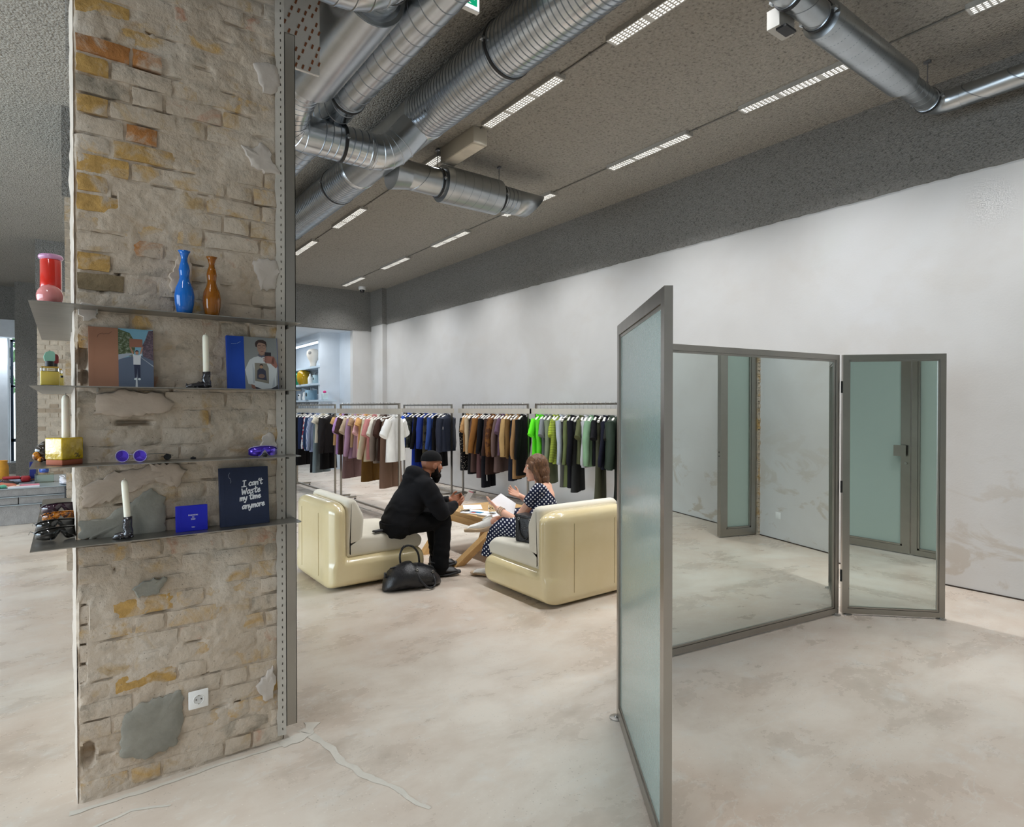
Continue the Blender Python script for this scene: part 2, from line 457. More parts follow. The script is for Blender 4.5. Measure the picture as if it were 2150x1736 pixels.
# ================================================================== brick pillar
def washed(name, core, cover, seed, core2=None):
    """brick or mortar under an uneven lime wash; cover = how much wash hides the core colour"""
    t = NT(name); v = t.coord()
    a = t.noise(v, 7.5, 6, .62, .6); b = t.noise(v, 26, 5, .6); c = t.noise(v, 110, 3)
    wash = t.ramp(t.noise(v, 3.1, 5, .6), [(.3, rgb(178, 163, 145)), (.5, rgb(194, 180, 163)), (.72, rgb(206, 196, 183))])
    wash = t.mix(t.math('MULTIPLY', t.ramp(b, [(.5, 0), (.72, 1)]), .45), wash, rgb(150, 142, 130))
    corec = t.ramp(b, [(.3, tuple(x * .72 for x in core[:3]) + (1,)), (.6, core), (.8, core2 or tuple(min(1, x * 1.2) for x in core[:3]) + (1,))])
    m = t.ramp(a, [(cover - .09, 1), (cover + .07, 0)]) if cover < 1 else 0.0
    col = t.mix(m, wash, corec) if cover < 1 else wash
    pits = t.voro(v, 42)
    col = t.mix(t.math('MULTIPLY', t.ramp(pits, [(.06, 1), (.14, 0)]), t.ramp(a, [(.42, 0), (.55, .55)])), col, rgb(84, 72, 60))
    t.col(col); t.set(rough=.9, spec=.15)
    t.bump(t.math('ADD', t.math('MULTIPLY', b, 1.6), t.math('MULTIPLY', c, .22)), .5, .010)
    return t.m
M_mortar = washed('lime_mortar', rgb(176, 152, 122), .36, 1)
M_bricks = [washed('washed_brick', rgb(186, 160, 120), .40, 2), washed('washed_brick_buff', rgb(196, 162, 108), .44, 3),
            washed('washed_brick_pink', rgb(186, 138, 112), .40, 4), washed('washed_brick_grey', rgb(150, 142, 128), .44, 5)]
M_ochre = washed('ochre_brick', rgb(192, 156, 96), .58, 6)
M_orange = washed('orange_brick', rgb(176, 122, 74), .55, 7)
M_olive = washed('grey_olive_brick', rgb(140, 124, 98), .85, 8)
M_cement = plain('grey_cement', rgb(140, 138, 128), .85, kind='pos', var=.12, vs=9, bump=.35, bs=40, bd=.006)
M_limepatch = plain('lime_patch', rgb(188, 172, 156), .85, kind='pos', var=.07, vs=7, bump=.25, bs=50, bd=.004)
M_whitepatch = plain('white_patch', rgb(190, 181, 172), .8, kind='pos', var=.05, vs=9, bump=.2, bs=50, bd=.004)
M_bead = plain('corner_bead_white', rgb(182, 176, 166), .7, kind='pos', var=.06, vs=20)
M_hole = plain('dark_cavity', rgb(46, 38, 31), .95)

PX0, PX1, PY0, PY1 = .03, .83, 2.94, 4.45
BZ = 3.65
pil = thing('brick_pillar', 'large lime-washed brick pillar carrying four steel shelves at left', 'pillar', (0, 0, 0))
HOLES = [(.066, .185, .022, .045, .05), (.057, 1.786, .017, .05, .05), (.062, 1.70, .014, .03, .05), (.455, .372, .035, .016, .03), (.62, .235, .012, .012, .03), (.20, .205, .018, .012, .03),
         (.23, 1.52, .062, .012, .05), (.215, 1.185, .05, .007, .03), (.05, .58, .010, .09, .03), (.055, .74, .012, .07, .025), (.29, 3.155, .010, .008, .02), (.28, 2.995, .05, .01, .03), (.79, .27, .012, .02, .02), (.177, 2.135, .008, .018, .03), (.165, 2.44, .006, .05, .02), (.72, .52, .008, .02, .02)]
hr_ = random.Random(77)
for _i in range(46):
    _c = hr_.randrange(2, 44); HOLES.append((hr_.uniform(.06, .76), .008 + .0785 * _c + hr_.uniform(-.004, .004), hr_.uniform(.012, .055), hr_.uniform(.005, .0075), .014))
for _i in range(12): HOLES.append((hr_.uniform(.06, .78), hr_.uniform(.1, 3.2), hr_.uniform(.006, .010), hr_.uniform(.006, .012), .018))
def dig(x, z):
    d = 0.0
    for (hx, hz, rx, rz, dep) in HOLES:
        q = ((x - hx) / rx) ** 2 + ((z - hz) / rz) ** 2
        if q < 1.6: d = max(d, dep * min(1, 1.6 - q) * 1.0)
    return d
def smear(x, z):
    """height of the mortar skin in front of the brick plane; where positive it buries the bricks"""
    return .0125 * fbm(x, z, 2.3, 4.2, 4) + .0035 * fbm(x, z, 8.1, 22, 3) + .0016 * fbm(x, z, 1.1, 70, 2) - .0052
mb = MB()
nx, nz = 92, 400
for j in range(nz + 1):
    z = BZ * j / nz
    for i in range(nx + 1):
        x = PX0 + (PX1 - PX0) * i / nx
        e = min(x - PX0, PX1 - x); rnd_ = .012 * max(0, 1 - e / .02) ** 2
        y = PY0 - smear(x, z) + dig(x, z) + rnd_
        mb.v.append((x + (.004 * fbm(z, x, 0, 12) if i in (0, nx) else 0), y, z))
for j in range(nz):
    for i in range(nx):
        a = j * (nx + 1) + i; mb.quad(a, a + 1, a + nx + 2, a + nx + 1)
# other three sides and the top, coarser
def side(mb, p, q, n, m_, rough):
    b = len(mb.v)
    for j in range(m_ + 1):
        z = BZ * j / m_
        for i in range(n + 1):
            t = i / n; x = p[0] + (q[0] - p[0]) * t; y = p[1] + (q[1] - p[1]) * t
            d = rough * fbm(x + y, z, 4, 6, 3) if 0 < i < n else 0
            nrm = Vector((q[1] - p[1], -(q[0] - p[0]))).normalized()
            mb.v.append((x + nrm.x * d, y + nrm.y * d, z))
    for j in range(m_):
        for i in range(n):
            a = b + j * (n + 1) + i; mb.quad(a, a + 1, a + n + 2, a + n + 1)
side(mb, (PX1, PY0 + .012), (PX1, PY1), 20, 60, .006)
side(mb, (PX1, PY1), (PX0, PY1), 6, 10, .006)
mb.obj('mortar_body', M_mortar, pil, 50)
mb = MB(); side(mb, (PX0, PY1), (PX0, PY0 + .012), 30, 160, .010)
M_sideplaster = plain('pale_side_plaster', rgb(196, 184, 170), .8, kind='pos', var=.08, vs=5, bump=.5, bs=30, bd=.01)
mb.obj('side_plaster', M_sideplaster, pil, 50)
mb = MB(); mb.box2((PX0 - .02, PY0 - .02, BZ - .02), (PX1 + .02, PY1 + .02, H)); mb.obj('spray_coat', M_spray_wall, pil)
# bricks: header 0.115, stretcher 0.235, course 0.078, in a rough cross bond; one mesh per brick
def brick_mesh(w_, h_, seed):
    mb = MB(); r = random.Random(seed); nx_, nz_ = 5, 3; d = .055
    F = []
    for j in range(nz_ + 1):
        for i in range(nx_ + 1):
            u, v = i / nx_, j / nz_
            e = (i in (0, nx_)) + (j in (0, nz_))
            F.append(mb.addv(((u - .5) * w_ + r.uniform(-.003, .003), .003 * e + r.uniform(-.0022, .0022), (v - .5) * h_ + r.uniform(-.002, .002))))
    for j in range(nz_):
        for i in range(nx_):
            a = j * (nx_ + 1) + i; mb.quad(F[a], F[a + 1], F[a + nx_ + 2], F[a + nx_ + 1])
    rim = [j for j in range(nx_ + 1)] + [(j + 1) * (nx_ + 1) + nx_ for j in range(nz_)] + [nz_ * (nx_ + 1) + nx_ - 1 - j for j in range(nx_)] + [(nz_ - 1 - j) * (nx_ + 1) for j in range(nz_ - 1)]
    back = [mb.addv((mb.v[F[q]][0], d, mb.v[F[q]][2])) for q in rim]
    for k in range(len(rim)):
        k2 = (k + 1) % len(rim); mb.quad(F[rim[k]], F[rim[k2]], back[k2], back[k])
    return mb
br = random.Random(21)
SPECIAL = {}   # (course, index) chosen by position below
spec_list = [(.118, 2.160, M_ochre, -.004), (.115, 3.02, M_orange, -.006), (.235, 3.015, M_orange, -.010), (.10, 2.46, M_ochre, -.003), (.08, 2.39, M_ochre, .0), (.08, 2.95, M_ochre, -.004), (.09, 2.06, M_olive, -.002),
             (.22, 1.475, M_orange, .018), (.285, 2.245, M_orange, -.002), (.11, 2.80, M_ochre, .0), (.30, 2.63, M_ochre, -.002), (.24, 2.70, M_orange, .0), (.60, 2.35, M_bricks[2], -.003), (.42, 2.36, M_bricks[1], -.002), (.16, .72, M_ochre, .0), (.27, .715, M_ochre, -.001),
             (.3, .66, M_bricks[1], -.002), (.75, .86, M_bricks[1], 0), (.77, .30, M_ochre, 0), (.12, 3.17, M_ochre, -.002), (.12, 2.58, M_ochre, 0), (.52, 2.92, M_bricks[1], -.003), (.62, 2.86, M_bricks[1], -.003), (.16, .44, M_ochre, 0), (.45, 3.10, M_bricks[3], -.002)]
nb = 0
z = .012; course = 0
while z + .068 < BZ - .02:
    x = PX0 + .006 - (.0 if course % 2 else .058)
    k = 0
    while x < PX1 - .03:
        wd = .235 if (k + course) % 2 == 0 else .115
        wd *= br.uniform(.94, 1.05)
        x0 = max(x, PX0 + .004); x1 = min(x + wd, PX1 - .006)
        if x1 - x0 > .045:
            cx, cz = (x0 + x1) / 2, z + .034
            mat_ = br.choices(M_bricks, [5, 3, 1, 2])[0]; push = br.uniform(-.0035, .0045)
            for (sx, sz, sm, sp) in spec_list:
                if abs(cz - sz) < .040 and x0 <= sx <= x1: mat_ = sm; push = sp; break
            hid = any(((cx - hx) / (rx + .05)) ** 2 + ((cz - hz) / (rz + .025)) ** 2 < 1 and dep > .045 for (hx, hz, rx, rz, dep) in HOLES) and mat_ is not M_orange
            if not hid:
                o = brick_mesh(x1 - x0 - .010, .066 + br.uniform(-.003, .004), nb).obj('brick', mat_, pil, 40, (cx, PY0 + push, cz))
                o.rotation_euler = (br.uniform(-.02, .02), br.uniform(-.012, .012), br.uniform(-.02, .02))
                nb += 1
        x += wd + .002; k += 1
    z += .0785; course += 1
# filled and patched places (irregular thin skins with their own depth)
def patch(name, m, pts, th=.008, seed=0, step=.012, y0=PY0 - .009):
    r = random.Random(seed); out = []
    n = len(pts)
    for i in range(n):
        a = Vector(pts[i]); b = Vector(pts[(i + 1) % n]); k = max(1, int((b - a).length / step))
        for j in range(k):
            p = a + (b - a) * (j / k); nrm = Vector((b - a).yx).normalized(); nrm.x = -nrm.x
            p = p + nrm * r.uniform(-.006, .006); out.append((p.x, p.y))
    mb = MB(); cx = sum(p[0] for p in out) / len(out); cz = sum(p[1] for p in out) / len(out)
    n = len(out)
    lay = []
    for (s_, y) in ((1.0, y0 + .02), (1.0, y0 + .003), (.93, y0 - .001), (.6, y0 - .0015), (.25, y0 - .001)):
        lay.append([(cx + (p[0] - cx) * s_, y + .0022 * fbm(p[0] * s_, p[1], 3, 16), cz + (p[1] - cz) * s_) for p in out])
    mb.rings(lay); return mb.obj(name, m, pil, 50)
patch('cement_patch', M_cement, [(.18, .30), (.24, .345), (.40, .36), (.405, .22), (.375, .13), (.26, .11), (.17, .15)], seed=1)
patch('cement_patch', M_cement, [(.042, 1.065), (.04, 1.13), (.13, 1.135), (.20, 1.185), (.29, 1.245), (.335, 1.20), (.335, 1.05), (.2, 1.03)], seed=2)
patch('cement_patch', M_cement, [(.215, .83), (.27, .86), (.345, .855), (.315, .80), (.24, .79)], seed=3)
patch('lime_patch', M_limepatch, [(.10, 1.64), (.20, 1.655), (.33, 1.64), (.37, 1.60), (.345, 1.56), (.20, 1.545), (.09, 1.555)], seed=4)
patch('lime_patch', M_limepatch, [(.05, 1.26), (.16, 1.32), (.30, 1.34), (.36, 1.30), (.26, 1.255), (.14, 1.20), (.05, 1.18)], seed=5)
patch('lime_patch', M_limepatch, [(.28, 1.345), (.37, 1.345), (.42, 1.31), (.385, 1.24), (.30, 1.27)], seed=15)
patch('white_patch', M_whitepatch, [(.70, 3.155), (.75, 3.185), (.80, 3.18), (.825, 3.10), (.79, 3.045), (.745, 3.04), (.72, 3.10)], seed=6)
patch('white_patch', M_whitepatch, [(.645, 2.775), (.70, 2.77), (.73, 2.81), (.77, 2.79), (.785, 2.72), (.83, 2.675), (.76, 2.67), (.69, 2.69)], seed=7)
patch('white_patch', M_whitepatch, [(.69, 2.245), (.73, 2.275), (.80, 2.27), (.815, 2.22), (.79, 2.135), (.73, 2.125), (.715, 2.19)], seed=8)
patch('white_patch', M_whitepatch, [(.70, .29), (.74, .33), (.775, .37), (.79, .30), (.775, .22), (.74, .21)], seed=9)
patch('white_patch', M_whitepatch, [(.735, 1.45), (.77, 1.47), (.80, 1.41), (.79, 1.36), (.72, 1.365)], seed=10)
patch('white_patch', M_whitepatch, [(.04, 1.965), (.055, 2.0), (.10, 1.995), (.105, 1.935), (.06, 1.925)], seed=11)
patch('lime_patch', M_limepatch, [(.39, 2.235), (.44, 2.24), (.445, 2.09), (.36, 2.075), (.36, 2.14)], seed=12)
# perforated corner bead down the right edge
mb = MB()
for i in range(80):
    z0, z1 = .03 + i * .0446, .03 + (i + 1) * .0446
    a = .008 * fbm(z0, 3, 0, 14); b = .008 * fbm(z1, 3, 0, 14)
    n0 = len(mb.v)
    mb.v += [(.795 + a, PY0 - .006, z0), (.834, PY0 - .014, z0), (.836, PY0 + .03, z0), (.795 + b, PY0 - .006, z1), (.834, PY0 - .014, z1), (.836, PY0 + .03, z1)]
    mb.quad(n0, n0 + 1, n0 + 4, n0 + 3); mb.quad(n0 + 1, n0 + 2, n0 + 5, n0 + 4)
mb.obj('corner_bead', M_bead, pil, 30)
mb = MB()
for i in range(100):
    zc = .06 + i * .0345; mb.box((.818, PY0 - .0106, zc), (.003, .003, .011), rotm('Y', 8 if i % 2 else -8))
o = mb.obj('bead_slots', M_hole, pil); o['kind'] = 'stuff'
# farther pillars in the same row
def far_pillar(x0, x1, y0, y1, label):
    p = thing('brick_pillar', label, 'pillar')
    mb = MB(); mb.box2((x0 + .006, y0 + .006, 0), (x1 - .006, y1, BZ)); mb.obj('mortar_body', M_far, p)
    mb = MB(); r = random.Random(int(y0 * 10)); z = .01; c = 0
    while z < BZ - .07:
        x = x0 - (.0 if c % 2 else .058); k = 0
        while x < x1:
            wd = .235 if (k + c) % 2 == 0 else .115
            a, b = max(x, x0), min(x + wd - .010, x1)
            if b - a > .02: mb.cur = r.choice((0, 0, 0, 1, 2)); mb.box2((a, y0 + r.uniform(-.006, .003), z), (b, y0 + .05, z + .067))
            x += wd + .002; k += 1
        z += .0785; c += 1
    mb.obj('bricks', [M_bricks[0], M_bricks[1], M_bricks[3]] if y0 < 10 else [M_far, M_far2, M_far], p)['kind'] = 'stuff'
    mb = MB(); mb.box2((x0 - .02, y0 - .02, BZ - .03), (x1 + .02, y1, H)); mb.obj('spray_coat', M_spray_wall, p)
M_far = plain('pale_far_brick', rgb(206, 192, 172), .9, kind='pos', var=.1, vs=9, bump=.5, bs=30, bd=.01)
M_far2 = plain('pale_far_brick_dark', rgb(178, 160, 138), .9, kind='pos', var=.1, vs=9)
far_pillar(.0, .83, 7.25, 8.7, 'second brick pillar, mostly hidden behind the near pillar')
far_pillar(-.39, .6, 13.2, 14.2, 'pale far brick pillar behind the concrete display steps')
# socket on the near pillar
M_white = plain('white_plastic', rgb(236, 236, 234), .35, var=.02)
def socket(label, loc, rotz, s=.078):
    t = thing('wall_socket', label, 'socket', loc, rotz)
    mb = MB(); mb.rbox((0, -.006, 0), (s, .012, s), .004, 2); mb.obj('plate', M_white, t, 40)
    mb = MB(); mb.tube([(.0205 * math.cos(a), -.0125, .0205 * math.sin(a)) for a in [2 * PI * k / 28 for k in range(29)]], .0016, 6); mb.obj('rim', M_white, t, 60)
    mb = MB(); mb.lathe([(0, 0), (.0195, 0), (.0195, .0006), (0, .0006)], 24, (0, -.012, 0), rotm('X', 90)); mb.obj('well', plain('socket_well', rgb(204, 204, 202), .5), t)
    mb = MB()
    for sx in (-.0095, .0095): mb.lathe([(.0026, 0), (.0026, .002), (0, .002)], 8, (sx, -.0125, .001), rotm('X', 90))
    mb.obj('pin_holes', M_hole, t)
    for sz in (-.0185, .0185): mb = MB(); mb.box((0, -.0125, sz), (.004, .004, .004)); mb.obj('earth_clip', M_steel, t)
    return t
# ---- steel
def steel_mat(name, c, rough, sx=(1, 1, 1), var=.12):
    t = NT(name); v = t.scaled(t.coord('obj'), *sx)
    n = t.noise(v, 22, 4); n2 = t.noise(t.coord('obj'), 2.5, 4, .6, .5)
    t.col(t.ramp(n2, [(.3, tuple(x * (1 - var) for x in c[:3]) + (1,)), (.7, c)]))
    t.set(metal=1.0, rough=t.ramp(n, [(.3, rough * .92), (.7, rough * 1.1)]))
    return t.m
M_steel = steel_mat('brushed_steel', rgb(172, 168, 161), .30, (1, 1, .06))
M_shelf = steel_mat('grey_steel_sheet', rgb(160, 158, 152), .38, (.2, 1, 1))
socket('white wall socket low on the brick pillar above a cement patch', (.459, PY0 - .014, .31), 0)
# ---- slotted upright beside the pillar
up = thing('shelf_upright', 'vertical steel channel fixed beside the right edge of the brick pillar', 'upright', (.868, 2.965, 0))
mb = MB(); mb.box2((-.028, -.02, .06), (.022, -.017, 3.36)); mb.box2((-.028, -.02, .06), (-.025, .03, 3.36)); mb.box2((.019, -.02, .06), (.022, .03, 3.36)); mb.box2((-.028, -.02, 3.357), (.022, .03, 3.36)); mb.obj('channel', M_steel, up)
# ---- four shelves: plates that run along the front and back round the left side
def plate(mb, pts, z0, z1): mb.prism(pts, z0, z1, lambda u, v, w_: (u, v, w_))
SH = [1.973, 1.664, 1.360, 1.057]
snames = ['topmost', 'second', 'third', 'lowest']
for i, z in enumerate(SH):
    t = thing('wall_shelf', '%s thin grey steel shelf wrapped round the corner of the brick pillar' % snames[i], 'shelf', (0, 0, z))
    mb = MB()
    arc = [(.852 + .022 * math.sin(a), 2.822 - .022 * math.cos(a)) for a in [k * PI / 2 / 5 for k in range(6)]]
    plate(mb, [(-.108, 2.80)] + arc + [(.874, 2.945), (.0285, 2.945), (.0285, 4.36), (-.108, 4.36)], -.0032, 0)
    mb.obj('plate', M_shelf, t)
    for bx, by in ((.842, 2.90), (.10, 2.88)): mb = MB(); mb.box2((bx, by, -.020), (bx + .004, 2.944, -.0035)); mb.obj('bracket', M_shelf, t)
# ================================================================== ceiling: lights, conduit, ducts
M_case = plain('light_case_white', rgb(176, 174, 168), .5, var=.03)
M_louver = plain('louver_white', rgb(208, 207, 203), .5)
M_cell = emit('lit_cells', (1, .985, .955, 1), LIGHT_CELL)
def make_light():
    """1.15 m fixture, three louvres of 4 x 9 cells; origin at its far end on the ceiling, runs toward -Y"""
    t = thing('ceiling_light', None, 'light')
    mb = MB(); W, L, D = .115, 1.15, .040
    mb.box2((-W / 2, -L, -.01), (W / 2, 0, 0))
    for sx in (-1, 1): mb.box2((sx * W / 2, -L, -D), (sx * (W / 2 - .004), 0, -.01))
    for y in (0, -L + .004): mb.box2((-W / 2, y - .004, -D), (W / 2, y, -.01))
    mb.obj('housing', M_case, t)
    mb = MB(); cells = MB()
    pw = (W - .012) / 4; sl = L / 3
    for s in range(3):
        y0 = -.018 - s * sl
        pl = (sl - .036) / 9
        mb.box2((-W / 2, y0 + .0005, -D + .002), (W / 2, y0 + .018, -D + .006)); mb.box2((-W / 2, y0 - 9 * pl - .018, -D + .002), (W / 2, y0 - 9 * pl, -D + .006))
        for i in range(5):
            x = -W / 2 + .006 + i * pw; mb.box2((x - .0055, y0 - 9 * pl, -D + .001), (x + .0055, y0, -D + .014))
        for j in range(10):
            y = y0 - j * pl; mb.box2((-W / 2, y - .0065, -D + .001), (W / 2, y + .0065, -D + .014))
        for i in range(4):
            for j in range(9):
                cx = -W / 2 + .006 + (i + .5) * pw; cy = y0 - (j + .5) * pl
                cells.poly([(cx + .0078 * math.cos(a), cy + .0115 * math.sin(a), -D + .012) for a in [-(k + .5) * PI / 4 for k in range(8)]])
    mb.obj('louver', M_louver, t)
    me = bpy.data.meshes.new('lamp_cells'); me.from_pydata(cells.v, [], cells.f); me.materials.append(M_cell)
    c = bpy.data.objects.new('lamp_cells', me); COL.objects.link(c); c.parent = t; c['kind'] = 'stuff'
    l = area('lamp', (0, -L / 2, -D - .004), (0, 0, 0), .09, 1.1, LAMP_W, (.985, .99, 1.0)); l.parent = t; l.data.spread = R(112)
    return t
light0 = make_light(); used_l = [False]
def put_light(x, y, label, g):
    t = light0 if not used_l[0] else copy_tree(light0)
    used_l[0] = True
    t.location = (x, y, H); t['label'] = label; t['group'] = g
gA, gB = 'ceiling lights of the middle row', 'ceiling lights of the row near the white wall'
for y, lab in ((3.366, 'nearest lit louvre light in the middle ceiling row, cut by the top edge'), (5.115, 'lit louvre light between the big duct and the grey box in the middle row'), (7.152, 'ceiling light mostly hidden behind the branch duct in the middle row'),
               (9.40, 'louvre light below the branch duct, second from the far end of the middle row'), (11.50, 'farthest louvre light of the middle row, beside the steel channel')):
    put_light(3.46, y, lab, gA)
for y, lab in ((1.564, 'louvre light at the top right corner, right of the right-hand duct'), (3.386, 'lit louvre light partly covered by the right-hand silencer duct'), (5.139, 'lit louvre light in the wall row, third from the camera'),
               (7.323, 'louvre light behind the open end of the branch duct'), (9.465, 'louvre light of the wall row, third from the far end'), (11.598, 'louvre light of the wall row, second from the far end'), (13.75, 'farthest louvre light of the wall row, beside the ceiling camera')):
    put_light(5.27, y, lab, gB)
# added unseen fixtures for more light behind the camera and over the left bay
for x, y, g, lab in ((5.27, -1.3, gB, 'added unseen ceiling light over the fitting room behind the camera'), (1.2, -1.9, gA, 'added unseen ceiling light behind the camera, right of the pillar'), (-1.2, 1.4, gA, 'added unseen ceiling light of the left bay beside the pillar'), (-1.2, -.6, gA, 'added unseen ceiling light of the left bay behind the camera'),
                     (-1.7, 10.2, gA, 'added unseen left bay ceiling light above the concrete plinth'), (-1.7, 13.6, gA, 'added unseen left bay ceiling light before the grey pier'), (-1.7, 16.6, gA, 'added unseen left bay ceiling light nearest the far window'), (-3.4, 8.5, gA, 'added unseen outer left ceiling light beside the display plinth'), (-3.4, 6.2, gA, 'added unseen outer left ceiling light, second from the plinth'), (-3.4, 3.9, gA, 'added unseen outer left ceiling light level with the pillar'), (-3.4, 1.6, gA, 'added unseen outer left ceiling light nearest the camera')):
    put_light(x, y, lab, g)
M_cable = plain('grey_conduit', rgb(120, 118, 112), .6)
for x, a, b, lab in ((3.46, 2.0, 13.8, 'thin grey conduit linking the middle row of ceiling lights'), (5.27, -1.0, 13.9, 'thin grey conduit linking the ceiling lights near the wall')):
    t = thing('conduit', lab, 'conduit', (x, 0, H))
    mb = MB(); mb.tube([(0, a, -.008), (0, b, -.008)], .007, 8); mb.obj('pipe', M_cable, t, 60)
    mb = MB()
    for k in range(int((b - a) / 1.1)): mb.rbox((0, a + .5 + k * 1.1, -.008), (.034, .016, .018), .004, 2)
    mb.obj('clips', M_cable, t, 60)['kind'] = 'stuff'
# box between two lights
M_box = plain('cream_box', rgb(196, 190, 176), .5, kind='pos', var=.03)
t = thing('emergency_light_box', 'cream rectangular box under the ceiling beside the big duct', 'box', (3.46, 5.56, H))
mb = MB(); mb.rbox((0, 0, -.085), (.17, .68, .17), .006, 2); mb.obj('case', M_box, t, 40)
mb = MB(); mb.box2((-.075, -.31, -.173), (.075, .31, -.170)); mb.obj('diffuser', plain('box_diffuser', rgb(214, 206, 190), .6), t)
# dome camera / detector near the far corner
t = thing('dome_camera', 'small white dome camera on the ceiling near the far right corner', 'camera', (5.72, 13.75, H))
mb = MB(); mb.lathe([(.0, 0), (.085, 0), (.085, -.06), (.075, -.075), (.0, -.075)], 20); mb.obj('base', M_white, t, 40)
mb = MB(); mb.ball((0, 0, -.075), (.058, .058, .07), 16, 10); mb.obj('dome', plain('smoked_dome', rgb(40, 40, 42), .15), t, 180)

# ---- galvanised ducts
def galv(name, lo, hi, rough):
    t = NT(name); v = t.coord('obj')
    b = t.noise(v, 5, 5, .6); c = t.noise(t.scaled(v, 1, 1, 1), 40, 3)
    t.col(t.mix(t.ramp(b, [(.3, .25), (.7, .75)]), lo, hi)); t.set(metal=1.0, rough=t.ramp(c, [(.3, rough * .96), (.7, rough * 1.05)]))
    return t.m
M_galv = galv('galvanised_steel', rgb(172, 178, 184), rgb(208, 213, 219), .25)
M_galv2 = galv('galvanised_steel_dull', rgb(164, 168, 170), rgb(196, 200, 203), .30)
M_seamd = plain('duct_seam', rgb(140, 146, 152), .35, 1.0, var=.05)  # darker than the pipe: seam's shade and its dirt put into colour
M_rubber = plain('black_rubber', rgb(24, 25, 28), .5)
M_rod = plain('zinc_rod', rgb(140, 142, 146), .4, .7)
def bend(pts, r, n=8):
    """round the corners of a polyline"""
    P = [Vector(p) for p in pts]; out = [P[0]]
    for i in range(1, len(P) - 1):
        a = (P[i - 1] - P[i]).normalized(); b = (P[i + 1] - P[i]).normalized()
        s0 = P[i] + a * r; s1 = P[i] + b * r
        for k in range(n + 1):
            t = k / n; out.append(s0 * (1 - t) ** 2 + P[i] * 2 * t * (1 - t) + s1 * t * t)
    out.append(P[-1]); return out
def spiral(p, q, r, pitch, seg=36, ridge=.0032, wide=.008):
    """straight spiral pipe: lock seams stand proud at every turn, slightly skewed"""
    p = Vector(p); q = Vector(q); d = (q - p); L = d.length; d /= L
    mb = MB(); u = d.orthogonal().normalized(); v = d.cross(u)
    prof = [(0, r)]; x = pitch * .5
    while x < L - wide:
        prof += [(x - wide * .6, r), (x - wide * .3, r + ridge), (x + wide * .3, r + ridge), (x + wide * .6, r)]; x += pitch
    prof.append((L, r))
    rr = []
    for (x, rad) in prof:
        ring = []
        for j in range(seg):
            a = 2 * PI * j / seg; sk = pitch * .32 * math.sin(a) if 0 < x < L else 0
            xx = min(max(x + sk, 0), L)
            ring.append(p + d * xx + (u * math.cos(a) + v * math.sin(a)) * rad)
        rr.append(ring)
    mb.rings(rr)
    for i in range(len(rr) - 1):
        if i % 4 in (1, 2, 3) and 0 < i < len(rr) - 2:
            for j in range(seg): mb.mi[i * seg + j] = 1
    return mb
def segbend(pts, r, rad=None, seg=32, steps=5):
    """mitred elbow: gores with a small standing seam between them"""
    P = bend(pts, r, steps); mb = MB(); rads = []; Q = []
    for i, p in enumerate(P):
        Q.append(p); rads.append(rad)
    mb.tube(Q, rads, seg); m2 = MB()
    for i in range(1, len(P) - 1):
        d = (P[i + 1] - P[i - 1]).normalized(); m2.tube([P[i] - d * .006, P[i] - d * .003, P[i] + d * .003, P[i] + d * .006], [rad, rad + .004, rad + .004, rad], seg)
    return mb, m2
def ring(parent, c, d, r, ceil_to=None, label=None, rod_off=0):
    """suspension clamp: rubber-lined ring with a lug and a threaded rod up to the ceiling"""
    c = Vector(c); d = Vector(d).normalized()
    mb = MB(); mb.tube([c - d * .016, c - d * .014, c + d * .014, c + d * .016], [r, r + .010, r + .010, r], 40); o = mb.obj('clamp_ring', M_rubber, parent, 40)
    s = d.cross(Vector((0, 0, 1))).normalized()
    mb = MB()
    for k in (-1, 1): mb.box(c + s * k * (r + .020), (.03, .03, .02)); mb.tube([c + s * k * (r + .02) - Vector((0, 0, .022)), c + s * k * (r + .02) + Vector((0, 0, .022))], .005, 8)
    mb.tube([c - d * .018, c - d * .016, c + d * .016, c + d * .018], [r, r + .006, r + .006, r], 40)
    mb.obj('clamp_lug', M_galv, parent, 40)
    if ceil_to:
        mb = MB(); mb.tube([c + Vector((rod_off, 0, r)), Vector((c.x + rod_off, c.y, ceil_to))], .005, 8); mb.box((c.x + rod_off, c.y, ceil_to - .012), (.03, .05, .02)); mb.obj('hanger_rod', M_rod, parent)
def collar(parent, c, d, r, w_=.03, nm='collar'):
    c = Vector(c); d = Vector(d).normalized(); mb = MB()
    mb.tube([c - d * w_, c - d * w_ * .7, c - d * w_ * .3, c, c + d * w_ * .3, c + d * w_ * .7, c + d * w_], [r, r + .006, r + .002, r + .006, r + .002, r + .006, r], 36); return mb.obj(nm, M_galv, parent, 40)
Y = Vector((0, 1, 0)); X = Vector((1, 0, 0))
# D1 main spiral duct along the room
d1 = thing('air_duct', 'long fat spiral duct with tight seams running diagonally across the ceiling', 'duct')
D1 = (2.64, 4.235); r1 = .205
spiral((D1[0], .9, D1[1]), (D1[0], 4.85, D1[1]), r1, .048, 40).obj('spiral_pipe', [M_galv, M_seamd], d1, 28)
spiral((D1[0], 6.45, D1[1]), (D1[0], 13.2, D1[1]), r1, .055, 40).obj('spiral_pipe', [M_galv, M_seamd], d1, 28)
mb = MB(); mb.tube([(D1[0], 4.84, D1[1]), (D1[0], 6.46, D1[1])], r1 + .001, 40); mb.obj('branch_piece', M_galv2, d1, 28)
collar(d1, (D1[0], 4.87, D1[1]), Y, r1); collar(d1, (D1[0], 6.42, D1[1]), Y, r1)
for y in (2.42, 3.62, 7.05, 9.0, 10.6): ring(d1, (D1[0], y, D1[1]), Y, r1, H, rod_off=.12)
